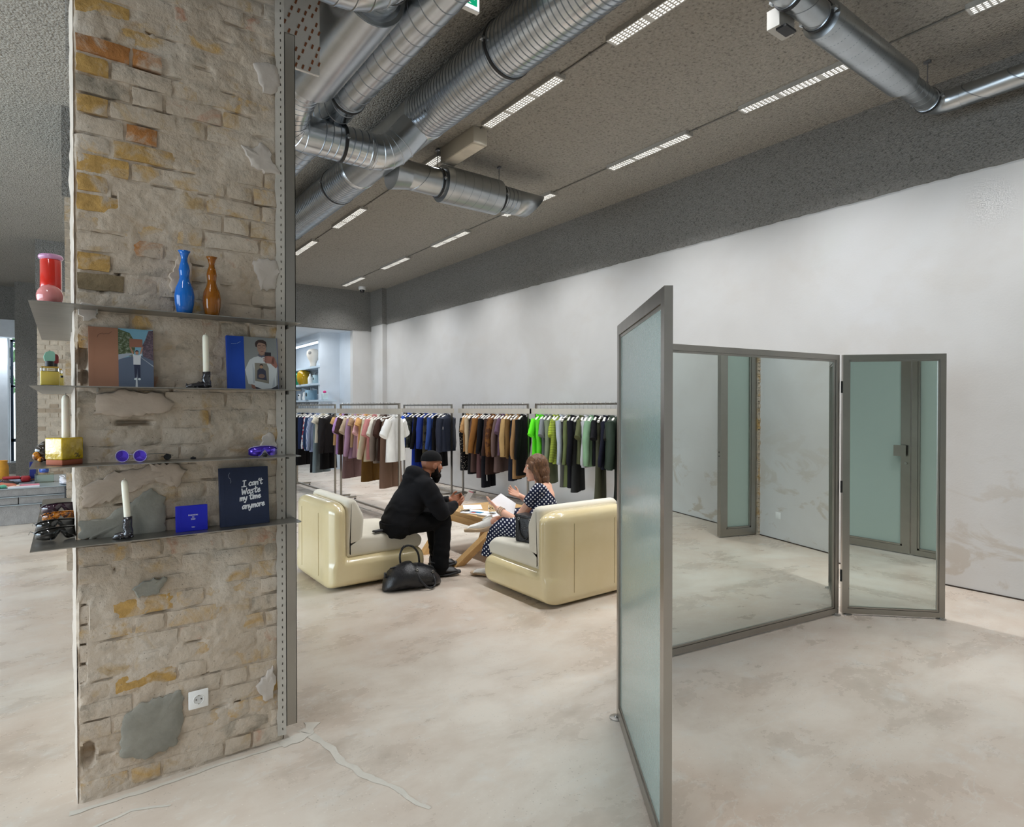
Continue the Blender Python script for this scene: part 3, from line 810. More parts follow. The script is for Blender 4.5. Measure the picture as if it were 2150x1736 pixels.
# D4 branch with silencer towards the wall
d4 = thing('air_duct', 'short branch duct with a fat silencer and slanted open end pointing at the wall', 'duct')
p4y, p4z = 5.93, 4.10
collar(d4, (2.90, p4y, p4z), X, .153, .03)
mb = MB(); mb.tube([(2.80, p4y, p4z), (2.99, p4y, p4z)], [.19, .152], 36); mb.obj('saddle', M_galv2, d4, 28)
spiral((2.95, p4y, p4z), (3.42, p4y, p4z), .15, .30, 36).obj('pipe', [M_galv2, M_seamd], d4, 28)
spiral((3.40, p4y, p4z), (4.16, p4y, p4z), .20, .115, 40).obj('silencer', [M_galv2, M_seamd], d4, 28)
mb = MB(); mb.tube([(3.395, p4y, p4z), (3.40, p4y, p4z), (4.16, p4y, p4z), (4.165, p4y, p4z)], [.15, .203, .203, .15], 40); mb.obj('silencer_cap', M_galv2, d4, 40)
spiral((4.15, p4y, p4z), (4.42, p4y, p4z), .152, .06, 36).obj('pipe', [M_galv2, M_seamd], d4, 28)
rr = []
for k, (x0, sl) in enumerate(((4.42, 0), (4.60, .25))):
    rr.append([(x0 + sl * (1 + math.sin(2 * PI * j / 36)) * .5, p4y + .150 * math.cos(2 * PI * j / 36), p4z + .150 * math.sin(2 * PI * j / 36)) for j in range(36)])
mb = MB(); mb.rings(rr, cap=False); o = mb.obj('outlet', M_galv2, d4, 180); md = o.modifiers.new('thick', 'SOLIDIFY'); md.thickness = .003
ring(d4, (3.36, p4y, p4z), X, .152, H); ring(d4, (4.20, p4y, p4z), X, .154, H)
# D3 silencer, its reducer, elbow and cross duct into D1
d3 = thing('air_duct', 'fat grey silencer duct with smooth cross duct joining the big spiral duct', 'duct')
X3, Z3, r3 = 1.48, 4.06, .205
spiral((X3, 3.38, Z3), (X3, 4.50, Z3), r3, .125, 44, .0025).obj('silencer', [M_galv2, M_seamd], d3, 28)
mb = MB(); mb.tube([(X3, 3.375, Z3), (X3, 3.385, Z3), (X3, 4.49, Z3), (X3, 4.505, Z3)], [.15, r3 + .004, r3 + .004, .15], 44); mb.obj('silencer_cap', M_galv, d3, 40)
Z5, Y5, r5 = 3.86, 5.07, .150
a, b = segbend([(X3, 4.49, Z3), (X3 - .02, 4.80, Z3 - .02), (X3 - .02, Y5, Z5), (1.78, Y5, Z5)], .14, r5, 36, 4)
a.obj('elbow', M_galv, d3, 28); b.obj('elbow_seams', M_galv, d3, 28)
spiral((1.70, Y5, Z5), (2.20, Y5, Z5), r5, .062, 36).obj('cross_pipe', [M_galv, M_seamd], d3, 28)
a, b = segbend([(2.18, Y5, Z5), (2.36, Y5, Z5), (2.62, Y5 - .16, Z5 + .34)], .16, r5, 36, 4)
a.obj('elbow', M_galv, d3, 28); b.obj('elbow_seams', M_galv, d3, 28)
ring(d3, (1.92, Y5, Z5), X, r5, H); collar(d3, (2.17, Y5, Z5), X, r5, .02)
ring(d3, (X3, 3.22, Z3), Y, .152, H)
spiral((X3, 2.7, Z3 + .03), (X3, 3.39, Z3), .15, .06, 36).obj('pipe', [M_galv, M_seamd], d3, 28)
# D2 slimmer bright duct beside it
d2 = thing('air_duct', 'slim bright spiral duct running between the fat silencer and the big spiral duct', 'duct')
X2, Z2, r2_ = 1.85, 4.11, .14
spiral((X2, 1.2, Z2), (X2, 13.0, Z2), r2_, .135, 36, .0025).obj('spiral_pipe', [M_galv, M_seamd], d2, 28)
for y in (2.95, 4.72, 6.6, 9.2): ring(d2, (X2, y, Z2), Y, r2_, H)
# D6 duct crossing above the brick pillar
d6 = thing('air_duct', 'smooth duct with an elbow crossing the top of the brick pillar', 'duct')
Z6, Y6, r6 = 3.60, 2.70, .160
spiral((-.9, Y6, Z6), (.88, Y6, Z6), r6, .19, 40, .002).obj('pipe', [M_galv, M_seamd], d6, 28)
a, b = segbend([(.86, Y6, Z6), (1.13, Y6, Z6 + .0), (1.30, Y6 - .05, Z6 + .16), (X3 + .05, 2.72, Z3 + .05)], .12, r6, 40, 4)
a.obj('elbow', M_galv, d6, 28); b.obj('elbow_seams', M_galv, d6, 28)
ring(d6, (.62, Y6, Z6), X, r6, H)
# D7 right-hand silencer and elbow
d7 = thing('air_duct', 'right-hand silencer duct with damper box and elbow turning along the wall', 'duct')
Y7, Z7 = 2.0, 4.15
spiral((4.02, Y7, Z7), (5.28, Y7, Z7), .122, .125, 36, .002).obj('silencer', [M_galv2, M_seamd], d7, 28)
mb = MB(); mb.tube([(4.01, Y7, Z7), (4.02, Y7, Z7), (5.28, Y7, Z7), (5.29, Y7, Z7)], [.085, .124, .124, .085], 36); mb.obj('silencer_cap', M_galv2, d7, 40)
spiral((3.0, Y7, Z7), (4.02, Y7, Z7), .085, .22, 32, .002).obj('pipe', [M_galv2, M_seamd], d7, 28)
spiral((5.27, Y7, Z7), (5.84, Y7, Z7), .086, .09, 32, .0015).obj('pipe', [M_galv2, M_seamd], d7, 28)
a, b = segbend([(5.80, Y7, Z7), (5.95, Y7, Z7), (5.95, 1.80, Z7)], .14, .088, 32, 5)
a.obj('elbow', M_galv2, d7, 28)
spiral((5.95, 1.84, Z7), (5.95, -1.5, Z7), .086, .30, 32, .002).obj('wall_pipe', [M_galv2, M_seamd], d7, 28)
ring(d7, (3.98, Y7, Z7), X, .087, H); ring(d7, (3.62, Y7, Z7), X, .087, H); ring(d7, (5.80, Y7, Z7), X, .088, H)
mb = MB(); mb.box2((3.66, Y7 + .085, Z7 - .13), (3.84, Y7 + .17, Z7 - .01)); mb.obj('damper_box', M_case, d7); mb = MB(); mb.box2((3.68, Y7 + .05, Z7 - .145), (3.80, Y7 + .12, Z7 - .131)); mb.obj('damper_motor', M_rubber, d7)
# perforated white panel behind the silencer
M_brickbrown = plain('brown_slot', rgb(150, 92, 60), .7)
t = thing('perforated_panel', 'white panel with brown slots behind the ducts at the pillar top', 'panel', (1.05, 3.62, 3.80))
mb = MB(); mb.box2((-.21, 0, -.22), (.19, .02, .24)); mb.obj('sheet', M_white, t)
mb = MB()
for i in range(10):
    for j in range(10):
        if (i * 3 + j * 5) % 7 < 5: mb.box((-.19 + i * .04 + (j % 2) * .016, -.001, -.20 + j * .046), (.011, .004, .026), rotm('Y', 18))
mb.obj('slots', M_brickbrown, t)['kind'] = 'stuff'
# emergency exit sign
t = thing('exit_sign', 'green and white lit emergency exit sign at the top edge', 'sign', (1.99, 3.2, 4.075))
M_signw = emit('sign_white', (.95, .98, 1, 1), 1.1); M_signg = emit('sign_green', (.0, .42, .20, 1), .9)
mb = MB(); mb.box2((-.30, 0, 0), (.125, .03, .22)); mb.obj('housing', M_white, t)
mb = MB(); mb.box2((-.295, -.004, .006), (.120, 0, .214)); mb.obj('border', M_signw, t)
mb = MB(); mb.box2((-.278, -.006, .026), (.103, -.004, .196)); mb.obj('face', M_signg, t)
mb = MB()
fn = lambda u, v, w_: (u, -.006 - w_, v)
mb.prism([(.085, .06), (.05, .10), (.065, .10), (.065, .17), (.105 - .03, .17), (.03, .17), (.03, .10), (.0, .085)], 0, .001, fn)
mb.prism([(-.03, .035), (.06, .035), (.0, .06), (-.05, .09), (-.06, .06)], 0, .001, fn)
mb.prism([(-.25, .05), (-.16, .05), (-.16, .18), (-.25, .18)], 0, .001, fn)
mb.obj('pictogram', M_signw, t)
mb = MB()
for x in (-.2, .05): mb.tube([(x, .015, .22), (x, .015, H - 4.075)], .004, 8)
mb.obj('hanger_rod', M_rod, t)
# ================================================================== glass screen, folding mirror, fitting room
def mirror_mat():
    t = NT('mirror_glass'); t.col((.80, .86, .83, 1)); t.set(metal=1.0, rough=.0); return t.m
M_mirror = mirror_mat()
def texglass(name, c, rough=.22):
    t = NT(name); v = t.coord('obj'); a = t.voro(v, 130); b = t.noise(v, 160, 3); n = t.noise(v, 2, 3)
    t.col(t.ramp(n, [(.3, tuple(x * .92 for x in c[:3]) + (1,)), (.7, c)]))
    t.set(rough=rough, spec=.7, coat=.6, coat_rough=.12); t.bump(t.math('ADD', a, b), .35, .004); return t.m
M_texglass = texglass('hammered_glass', rgb(140, 162, 156))
def frost(name, c):
    t = NT(name); v = t.coord('obj'); b = t.noise(t.scaled(v, 260, 260, 1), 1, 2)
    t.col(c); t.set(rough=.38, trans=.35, ior=1.2, coat=.2); t.bump(b, .15, .002); return t.m
M_frost = frost('frosted_reeded_glass', rgb(196, 216, 208))
M_dark = plain('dark_gap', rgb(30, 30, 30), .7)
def framed(root, p, q, h, fw, th, pane_mat, z0=.012, lip=.014, pane_t=.006, pane_name='pane', both=True, yoff=0, fmat=None):
    """framed panel from p to q on the floor: four mitred rails, an inner lip and a pane"""
    p = Vector((p[0], p[1], 0)); q = Vector((q[0], q[1], 0)); L = (q - p).length; d = (q - p) / L; n = Vector((-d.y, d.x, 0))
    fmat = fmat or M_steel
    def F(u, v, w_): return p + d * u + n * (w_ + yoff) + Vector((0, 0, v))
    for nm, quad in (('stile', [(0, z0), (fw, z0 + fw), (fw, h - fw), (0, h)]), ('stile', [(L, z0), (L, h), (L - fw, h - fw), (L - fw, z0 + fw)]), ('top_rail', [(0, h), (fw, h - fw), (L - fw, h - fw), (L, h)]), ('bottom_rail', [(0, z0), (L, z0), (L - fw, z0 + fw), (fw, z0 + fw)])):
        mb = MB(); mb.prism(quad, -th / 2, th / 2, F); o = mb.obj(nm, fmat, root)
    g = .0015
    for (a, b, c, e) in ((fw + g, fw + g + lip, z0 + fw + g, h - fw - g), (L - fw - g - lip, L - fw - g, z0 + fw + g, h - fw - g)):
        mb = MB(); mb.prism([(a, c), (b, c), (b, e), (a, e)], -th / 2 + .006, th / 2 - .006, F); mb.obj('glazing_bead', fmat, root)
    for (a, b, c, e) in ((fw, L - fw, z0 + fw + g, z0 + fw + g + lip), (fw, L - fw, h - fw - g - lip, h - fw - g)):
        mb = MB(); mb.prism([(a, c), (b, c), (b, e), (a, e)], -th / 2 + .006, th / 2 - .006, F); mb.obj('glazing_bead', fmat, root)
    mb = MB(); mb.prism([(fw + lip * .5, z0 + fw + lip * .5), (L - fw - lip * .5, z0 + fw + lip * .5), (L - fw - lip * .5, h - fw - lip * .5), (fw + lip * .5, h - fw - lip * .5)], -pane_t / 2, pane_t / 2, F); o = mb.obj(pane_name, pane_mat, root)
    return F, L
M_foot = plain('steel_foot', rgb(176, 174, 170), .3, .9)
def feet(root, pts):
    for (x, y) in pts:
        mb = MB(); mb.lathe([(0, 0), (.034, 0), (.034, .006), (.012, .009), (.012, .016), (0, .016)], 20, (x, y, 0)); mb.obj('foot_disc', M_foot, root, 40)
scr = thing('glass_screen', 'near steel-framed screen with blue-green hammered glass, seen almost edge on', 'screen')
SP, SQ = (1.662, 1.342), (2.281, 2.150)
framed(scr, SP, SQ, 2.0, .052, .030, M_texglass, pane_t=.012)
feet(scr, [(SQ[0] - .035, SQ[1] - .01), (SP[0] + .03, SP[1] + .04)])
fm = thing('folding_mirror', 'folding floor mirror of two steel-framed panels in front of the white wall', 'mirror')
dm = Vector((4.755 - 3.088, 2.224 - 2.464)).normalized()
ML = Vector((3.088, 2.464)) - dm * .42; MR = Vector((4.750, 2.225))
framed(fm, ML, MR, 1.985, .040, .034, M_mirror, lip=.012)
N0, N1 = Vector((4.772, 2.200)), Vector((5.275, 1.690))
framed(fm, N0, N1, 1.985, .040, .034, M_mirror, lip=.012)
feet(fm, [(4.72, 2.215), (4.80, 2.17), (5.25, 1.70), tuple(ML + dm * .04)])
for z in (.30, .98, 1.74):
    mb = MB(); mb.tube([(4.758, 2.196, z - .045), (4.758, 2.196, z + .045)], .007, 10); mb.obj('hinge', M_dark, fm, 60)
mb = MB()
for z in (.05, .20):
    for (a, b) in ((4.735, 2.205), (4.795, 2.155), (5.262, 1.682)): mb.ball((a, b, z), .004, 8, 6)
mb.obj('rivets', M_foot, fm, 180)['kind'] = 'stuff'
# fitting room behind the camera on the right (seen only in the mirrors)
FY = -.33
fr = thing('door_1', None, None); fr['kind'] = 'structure'; fr['label'] = 'steel and frosted glass fitting room front reflected in the mirrors'
framed(fr, (3.30, FY), (4.285, FY), 2.6, .075, .05, M_frost, z0=.01, lip=.018)
framed(fr, (4.30, FY), (4.66, FY), 2.6, .055, .06, M_frost, z0=.01, lip=.018)
framed(fr, (5.72, FY), (6.275, FY), 2.6, .09, .06, M_frost, z0=.01, lip=.018)
mb = MB(); mb.box2((4.135, FY + .055, 1.06), (4.255, FY + .062, 1.18)); mb.box2((4.18, FY + .02, 1.10), (4.22, FY + .056, 1.14)); mb.obj('handle', M_steel, fr)
mb = MB(); mb.lathe([(0, 0), (.014, 0), (.014, .01), (0, .01)], 16, (4.245, FY + .04, .985), rotm('X', 90)); mb.obj('keyhole', M_foot, fr, 40)
mb = MB(); mb.box2((5.717, FY - .004, 1.03), (5.7195, FY + .006, 1.05)); mb.box2((5.717, FY - .004, .985), (5.7195, FY + .006, 1.0)); mb.obj('latch_holes', M_dark, fr)
mb = MB()
r4 = random.Random(5)
z = 0
while z < 3.0:
    h_ = r4.uniform(.02, .05); mb.box((6.285, FY + .04, z + h_ / 2), (.035, .022 * r4.uniform(.8, 1.6), h_ * .9), rotm('X', r4.uniform(-12, 12))); z += h_
o = mb.obj('trim_1', M_bricks[1]); o['kind'] = 'structure'
mb = MB(); mb.box2((2.4, -2.7, 0), (XR, -2.55, H)); struct('wall_fitting_room', mb, M_wall)
socket('white wall socket on the white wall, seen reflected in the large mirror', (XR - .001, .02, .29), R(90), .085)

# ================================================================== sofas
M_vinyl = NT('cream_gloss_vinyl'); _v = M_vinyl.coord('obj'); M_vinyl.col(M_vinyl.ramp(M_vinyl.noise(_v, 3, 3), [(.3, rgb(224, 206, 158)), (.7, rgb(230, 214, 170))])); M_vinyl.set(rough=.22, coat=.8, coat_rough=.05, spec=.5); M_vinyl = M_vinyl.m
def fabric(name, c, sc_=500, var=.06, rough=.9, bump=.25, sheen=.15):
    t = NT(name); v = t.coord('obj'); n = t.noise(v, 4, 3); f = t.noise(v, sc_, 2)
    t.col(t.mix(.5, t.ramp(n, [(.3, tuple(x * (1 - var) for x in c[:3]) + (1,)), (.7, tuple(min(1, x * (1 + var)) for x in c[:3]) + (1,))]), t.ramp(f, [(.3, .9), (.7, 1.0)]), 'MULTIPLY'))
    t.set(rough=rough, sheen=sheen, spec=.2); t.bump(f, bump, .002); return t.m
M_boucle = fabric('off_white_boucle', rgb(226, 220, 204), 320, .03, .95, .4)
M_seam = plain('vinyl_seam', rgb(176, 158, 116), .6)
def round_poly(pts, rad, n=6):
    out = []; N = len(pts)
    for i in range(N):
        p = Vector(pts[i]); a = (Vector(pts[i - 1]) - p); b = (Vector(pts[(i + 1) % N]) - p)
        r_ = rad[i] if isinstance(rad, (list, tuple)) else rad
        ang = a.angle(b); t = min(r_ / math.tan(ang / 2), a.length * .49, b.length * .49)
        s0 = p + a.normalized() * t; s1 = p + b.normalized() * t
        for k in range(n + 1):
            u = k / n; out.append(s0 * (1 - u) ** 2 + p * 2 * u * (1 - u) + s1 * u * u)
    return out
def offset(poly, d):
    N = len(poly); out = []
    for i in range(N):
        t = (poly[(i + 1) % N] - poly[i - 1]); t = t.normalized() if t.length > 1e-9 else Vector((1, 0))
        out.append(poly[i] + Vector((-t.y, t.x)) * d)   # ccw outline -> inward
    return out
def soft_extrude(mb, poly, w_, r_, k=6, inset=None):
    """outline in x-z extruded over y with well rounded end faces"""
    inset = inset or r_; prof = []
    for i in range(k + 1):
        a = i / k * PI / 2
        prof.append((w_ / 2 - r_ * (1 - math.sin(a)), inset * (1 - math.cos(PI / 2 - a))))
    prof = [(w_ / 2 - r_ + r_ * math.cos(i / k * PI / 2), inset * (1 - math.sin(i / k * PI / 2))) for i in range(k + 1)]
    rings = [[(p.x, -y, p.y) for p in offset(poly, ins)] for (y, ins) in prof] + [[(p.x, y, p.y) for p in offset(poly, ins)] for (y, ins) in reversed(prof)]
    mb.rings(rings); return mb
def sofa(label, loc, rotz, W):
    """low lounge seat: L-shaped gloss shell and fabric seat and back pads; x forward, origin under the middle of the back"""
    t = thing('lounge_chair', label, 'sofa', loc, rotz)
    sh = MB()
    soft_extrude(sh, round_poly([(.0, .012), (.945, .012), (.945, .300), (.0, .285)], [.06, .14, .14, .10], 8), W, .16, 8, .07)
    soft_extrude(sh, round_poly([(.0, .012), (.20, .012), (.195, .755), (.0, .755)], [.06, .06, .095, .095], 8), W, .22, 9, .092)
    fuse(sh, 'shell', M_vinyl, t, .0125, 7).location = (0, 0, 0)
    seat = round_poly([(.17, .265), (.90, .27), (.93, .36), (.84, .425), (.30, .455), (.17, .43)], [.03, .06, .07, .06, .08, .03], 6)
    mb = MB(); soft_extrude(mb, seat, W - .10, .05, 5, .04); mb.obj('seat_cushion', M_boucle, t, 60)
    back = round_poly([(.165, .30), (.33, .40), (.345, .62), (.26, .785), (.165, .775)], [.05, .06, .12, .09, .06], 7)
    mb = MB(); soft_extrude(mb, back, W - .10, .05, 5, .04); mb.obj('back_cushion', M_boucle, t, 60)
    for s in (-1, 1):
        mb = MB(); y = s * (W / 2 - .27)
        P = [(-.0005, y, .10), (-.0008, y, .30), (-.0008, y, .50), (-.0005, y, .655)]; mb.tube(P, .0028, 6); mb.obj('rear_seam', M_seam, t)
    mb = MB(); mb.box2((.10, -W / 2 + .15, 0), (.14, -W / 2 + .19, .03)); mb.box2((.10, W / 2 - .19, 0), (.14, W / 2 - .15, .03)); mb.box2((.76, -W / 2 + .15, 0), (.80, -W / 2 + .19, .03)); mb.box2((.76, W / 2 - .19, 0), (.80, W / 2 - .15, .03)); mb.obj('base_glides', M_dark, t)['kind'] = 'stuff'
    return t
sofa('cream gloss lounge chair on the left, under the man in black', (1.785, 5.51, 0), 0, 1.0)
sofa('cream gloss lounge chair on the right, back to the camera, under the woman', (3.50, 3.575, 0), R(90), 1.0)

# ================================================================== low oak table
def wood(name, c, sx=(1, 9, 9)):
    t = NT(name); v = t.scaled(t.coord('obj'), *sx); n = t.noise(v, 3.2, 5, .6, 1.2); n2 = t.noise(v, 22, 3)
    t.col(t.mix(.25, t.ramp(n, [(.3, tuple(x * .78 for x in c[:3]) + (1,)), (.7, c)]), t.ramp(n2, [(.3, .75), (.7, 1.0)]), 'MULTIPLY')); t.set(rough=.45); t.bump(n2, .06, .002); return t.m
M_oak = wood('oiled_oak', rgb(204, 164, 108), (9, 1, 9))
M_oak_leg = wood('oiled_oak_leg', rgb(204, 164, 108), (9, 9, 1))
tb = thing('coffee_table', 'low oak table with chunky slanted legs between the two seated people', 'table', (3.85, 5.44, 0))
for k in range(3):
    mb = MB(); x0 = -.42 + k * .28; mb.rbox((x0 + .14, 0, .427), (.277, 1.12, .045), .006, 2); mb.obj('top_plank', M_oak, tb, 40)
mb = MB(); mb.rbox((-.385, 0, .365), (.055, 1.06, .078), .006, 2); mb.obj('apron', M_oak, tb, 40)
mb = MB(); mb.rbox((.385, 0, .365), (.055, 1.06, .078), .006, 2); mb.obj('apron', M_oak, tb, 40)
for (bx, by, tx, ty) in ((-.70, -.27, -.36, -.50), (-.72, .36, -.34, .46), (-.06, .26, .22, .40), (.55, -.30, .36, -.48)):
    a = Vector((bx, by, 0)); b = Vector((tx, ty, .40)); mb = MB(); h_ = .044
    d = (b - a).normalized(); u = Vector((0, 1, 0)); n = d.cross(u).normalized()
    lo = [a + Vector((sx * h_ * 1.25, sy * h_, 0)) for sx, sy in ((-1, -1), (1, -1), (1, 1), (-1, 1))]; hi = [b + Vector((sx * h_ * 1.25, sy * h_, 0)) for sx, sy in ((-1, -1), (1, -1), (1, 1), (-1, 1))]
    mb.rings([lo, hi]); mb.obj('leg', M_oak_leg, tb)
M_paper = plain('white_paper', rgb(240, 240, 242), .6, var=.02)
M_print = plain('magazine_print', rgb(120, 150, 180), .35, var=.5, vs=14)
TZ = .4500
def flat(name, label, cat, x, y, z, sx, sy, th, rot, m, group=None, extra=None):
    t = thing(name, label, cat, (x, y, z), R(rot), group)
    mb = MB(); mb.rbox((0, 0, th / 2), (sx, sy, th), min(.002, th * .45), 1); mb.obj('pages', M_paper, t)
    mb = MB(); mb.box2((-sx / 2, -sy / 2, th), (sx / 2, sy / 2, th + .0008)); mb.obj('cover', m, t)
    return t
M_ink = plain('blue_ink', rgb(40, 120, 160), .4)
flat('magazine', 'thick grey-edged magazine lying under the drinking glass on the oak table', 'magazine', 3.60, 5.15, TZ, .24, .31, .020, 12, M_paper)
mg = flat('magazine', 'magazine with a blue and red picture at the left edge of the oak table', 'magazine', 3.555, 5.45, TZ, .21, .28, .008, 24, M_paper)
mb = MB(); mb.box2((-.06, -.09, .0088), (.02, .06, .0095)); mb.obj('picture', M_ink, mg); mb = MB(); mb.box2((-.07, -.02, .0095), (-.02, .03, .0100)); mb.obj('picture_detail', plain('red_ink', rgb(170, 60, 60), .4), mg)
flat('sheet', 'loose white sheet at the far side of the oak table', 'paper', 3.72, 5.78, TZ, .21, .30, .002, -30, M_paper)
flat('sheet', 'loose white sheet on the oak table near the woman', 'paper', 3.90, 5.30, TZ, .21, .30, .003, 20, M_paper)
gl = NT('clear_glass'); gl.col((.97, .985, .98, 1)); gl.set(trans=1.0, rough=.02, ior=1.45); M_clear = gl.m
_g2 = NT('thin_clear_glass'); _g2.col((.96, .985, .98, 1)); _g2.set(trans=1.0, rough=.01, ior=1.08, coat=.4, coat_rough=.02); M_thin = _g2.m
def glass_thing(label, loc, r_, h_, name='drinking_glass'):
    t = thing(name, label, 'glass', loc)
    mb = MB(); mb.lathe([(0, 0), (r_ * .92, 0), (r_, .006), (r_ * 1.06, h_), (r_ * .99, h_), (r_ * .93, .012), (0, .010)], 24); mb.obj('tumbler', M_thin, t, 40); return t
g = glass_thing('clear drinking glass with engraved band on the magazine', (3.595, 5.20, TZ + .0212), .040, .092)
mb = MB()
for k in range(14):
    a = 2 * PI * k / 14; mb.box((.0425 * math.cos(a), .0425 * math.sin(a), .052 + .007 * (k % 2)), (.002, .008, .012), Matrix.Rotation(a, 3, 'Z') @ rotm('X', 30 if k % 2 else -30))
mb.obj('engraving', plain('etched_grey', rgb(120, 122, 126), .6), g)['kind'] = 'stuff'
t = thing('glass_dish', 'shallow clear glass dish on the papers beside the man', 'dish', (3.50, 5.58, TZ + .0085))
mb = MB(); mb.lathe([(0, 0), (.05, 0), (.06, .02), (.056, .02), (.046, .006), (0, .006)], 24); mb.obj('bowl', M_thin, t, 40)
t = thing('phone', 'dark phone lying at the near corner of the oak table', 'phone', (3.52, 4.97, TZ), R(35))
mb = MB(); mb.rbox((0, 0, .004), (.072, .145, .008), .004, 2); mb.obj('body', plain('phone_black', rgb(26, 28, 32), .2), t, 40)
mb = MB(); mb.box2((-.033, -.068, .0081), (.033, .068, .0086)); mb.obj('screen', plain('phone_glass', rgb(12, 13, 16), .05), t)
# ================================================================== clothes racks and garments
M_rail = plain('beige_rail', rgb(196, 190, 178), .5, var=.03)
def make_rack(label, x, y0, y1):
    """steel rail: two uprights, round top rail, flat size rail, base bar and two feet; runs along the wall (y)"""
    t = thing('clothes_rack', label, 'rack', (x, (y0 + y1) / 2, 0)); L = y1 - y0
    for s in (-1, 1):
        mb = MB(); mb.box2((-.014, s * L / 2 - .014, .055), (.014, s * L / 2 + .014, 1.648)); mb.obj('upright', M_steel, t)
        mb = MB(); mb.box2((-.27, s * L / 2 - .014, .028), (.27, s * L / 2 + .014, .056)); mb.obj('foot_bar', M_steel, t)
        for q in (-.25, .25):
            mb = MB(); mb.lathe([(0, 0), (.018, 0), (.018, .012), (.007, .014), (.007, .03), (0, .03)], 14, (q, s * L / 2, 0)); mb.obj('leveling_foot', M_dark, t, 40)
    mb = MB(); mb.box2((-.013, -L / 2, 1.622), (.013, L / 2, 1.648)); mb.obj('top_rail', M_steel, t)
    mb = MB(); mb.box2((-.013, -L / 2, .058), (.013, L / 2, .084)); mb.obj('base_bar', M_steel, t)
    mb = MB(); mb.box2((-.030, -L / 2 - .12, 1.492), (-.024, L / 2 + .12, 1.571)); mb.obj('size_rail', M_rail, t)
    return t
RK = {'A': (3.78, 10.30, 12.45), 'B': (3.78, 7.78, 10.02), 'C': (5.58, 9.36, 11.25), 'D': (5.76, 7.36, 9.26), 'E': (5.76, 5.20, 7.16)}
RN = {'A': 'farthest rack', 'B': 'pale and brown rack', 'C': 'navy rack', 'D': 'brown and black rack', 'E': 'green rack'}
make_rack('clothes rack of black and navy jackets nearest the brick pillar', *RK['A'])
make_rack('clothes rack of pale and brown clothes ending in a white tee', *RK['B'])
make_rack('clothes rack of navy clothes behind the man', *RK['C'])
make_rack('clothes rack of brown and black clothes behind the table', *RK['D'])
make_rack('clothes rack of green clothes beside the glass screen', *RK['E'])
_cl = {}
def cloth(c, rough=.9, pat=None):
    key = (c, rough, pat)
    if key in _cl: return _cl[key]
    t = NT('cloth_%d_%d_%d' % c); base = rgb(*c); v = t.coord('obj')
    n = t.noise(t.scaled(v, 1, 1, .4), 9, 4); f = t.noise(v, 420, 2)
    col = t.ramp(n, [(.3, tuple(x * .85 for x in base[:3]) + (1,)), (.7, tuple(min(1, x * 1.08) for x in base[:3]) + (1,))])
    if pat:
        kind, c2 = pat
        if kind == 'stripe':
            wv = t.add('ShaderNodeTexWave'); wv.bands_direction = 'Z'; wv.inputs['Scale'].default_value = 26; t.l.new(v, wv.inputs['Vector']); m = t.ramp(wv.outputs['Fac'], [(.45, 0), (.55, 1)])
        elif kind == 'vstripe':
            wv = t.add('ShaderNodeTexWave'); wv.bands_direction = 'X'; wv.inputs['Scale'].default_value = 30; t.l.new(v, wv.inputs['Vector']); m = t.ramp(wv.outputs['Fac'], [(.6, 0), (.7, 1)])
        elif kind == 'dots': m = t.ramp(t.voro(v, 38), [(.20, 1), (.26, 0)])
        else: m = t.ramp(t.noise(v, 11, 4, .6), [(.48, 0), (.54, 1)])
        col = t.mix(m, col, rgb(*c2))
    t.col(col); t.set(rough=rough, spec=.2)
    t.bump(t.math('ADD', t.noise(t.scaled(v, 1, 1, .35), 14, 4, .6), t.math('MULTIPLY', f, .12)), .5, .02)
    _cl[key] = t.m; return t.m
def ringz(hw, ht, z, seg, wob, ph, cx=0.0):
    o = []
    for j in range(seg):
        a = 2 * PI * j / seg
        k = 1 + wob * math.sin(4 * a + ph) + wob * .7 * math.sin(7 * a + ph * 2.1)
        c, s_ = math.cos(a), math.sin(a)
        o.append((cx + hw * (abs(c) ** .8) * (1 if c >= 0 else -1), ht * k * s_, z))
    return o
def top_mesh(L, slv, w_, puff, r, collar=True, slim=1.0):
    """hanging top: body, two sleeves (slv = length) and neck; x across the hanger, z down from the neck"""
    mb = MB(); seg = 20; ph = r.uniform(0, 6)
    rows = [(.060, .030, .0), (.075, .036, -.012), (.13, .036, -.030), (.185 * w_, .045, -.050), (.215 * w_, .050, -.085), (.222 * w_, .052, -.16)]
    for k in range(1, 8):
        t = k / 7; rows.append(((.222 + .022 * t * (1 if puff < 1.3 else .3)) * w_ * slim, .052 + .014 * t, -.16 - (L - .16) * t))
    mb.rings([ringz(a, b * puff * (1 if i > 2 else 1), z, seg, .05 + .30 * max(0, (-z - .1)) / max(L, .3) * .55, ph + z * 1.5) for i, (a, b, z) in enumerate(rows)])
    for s in (-1, 1):
        ang = r.uniform(.10, .22) if slv > .35 else r.uniform(.40, .55)
        p0 = Vector((s * .185 * w_, 0, -.075)); d = Vector((s * math.sin(ang), r.uniform(-.06, .06), -math.cos(ang))); P = []; Rr = []
        n = 8
        for k in range(n + 1):
            t = k / n; q = p0 + d * slv * t + Vector((s * .02 * math.sin(t * PI), .012 * math.sin(t * 5 + ph), 0)) * (1 if slv > .35 else .3)
            wid = (.075 - .022 * t if slv > .35 else .078 + .006 * t) * (1 + .10 * (puff - 1))
            if slv > .35 and t > .92: wid *= .82
            P.append(q); Rr.append(wid * (1 + .05 * math.sin(k * 2.3 + ph)))
        mb.tube(P, Rr, 12, flat=.62 * min(1.25, puff), up=(0, 1, 0))
    if collar: mb.tube([(.062 * math.cos(a), .034 * math.sin(a), .004 + .010 * math.sin(a)) for a in [2 * PI * k / 14 for k in range(15)]], .011, 6)
    return mb
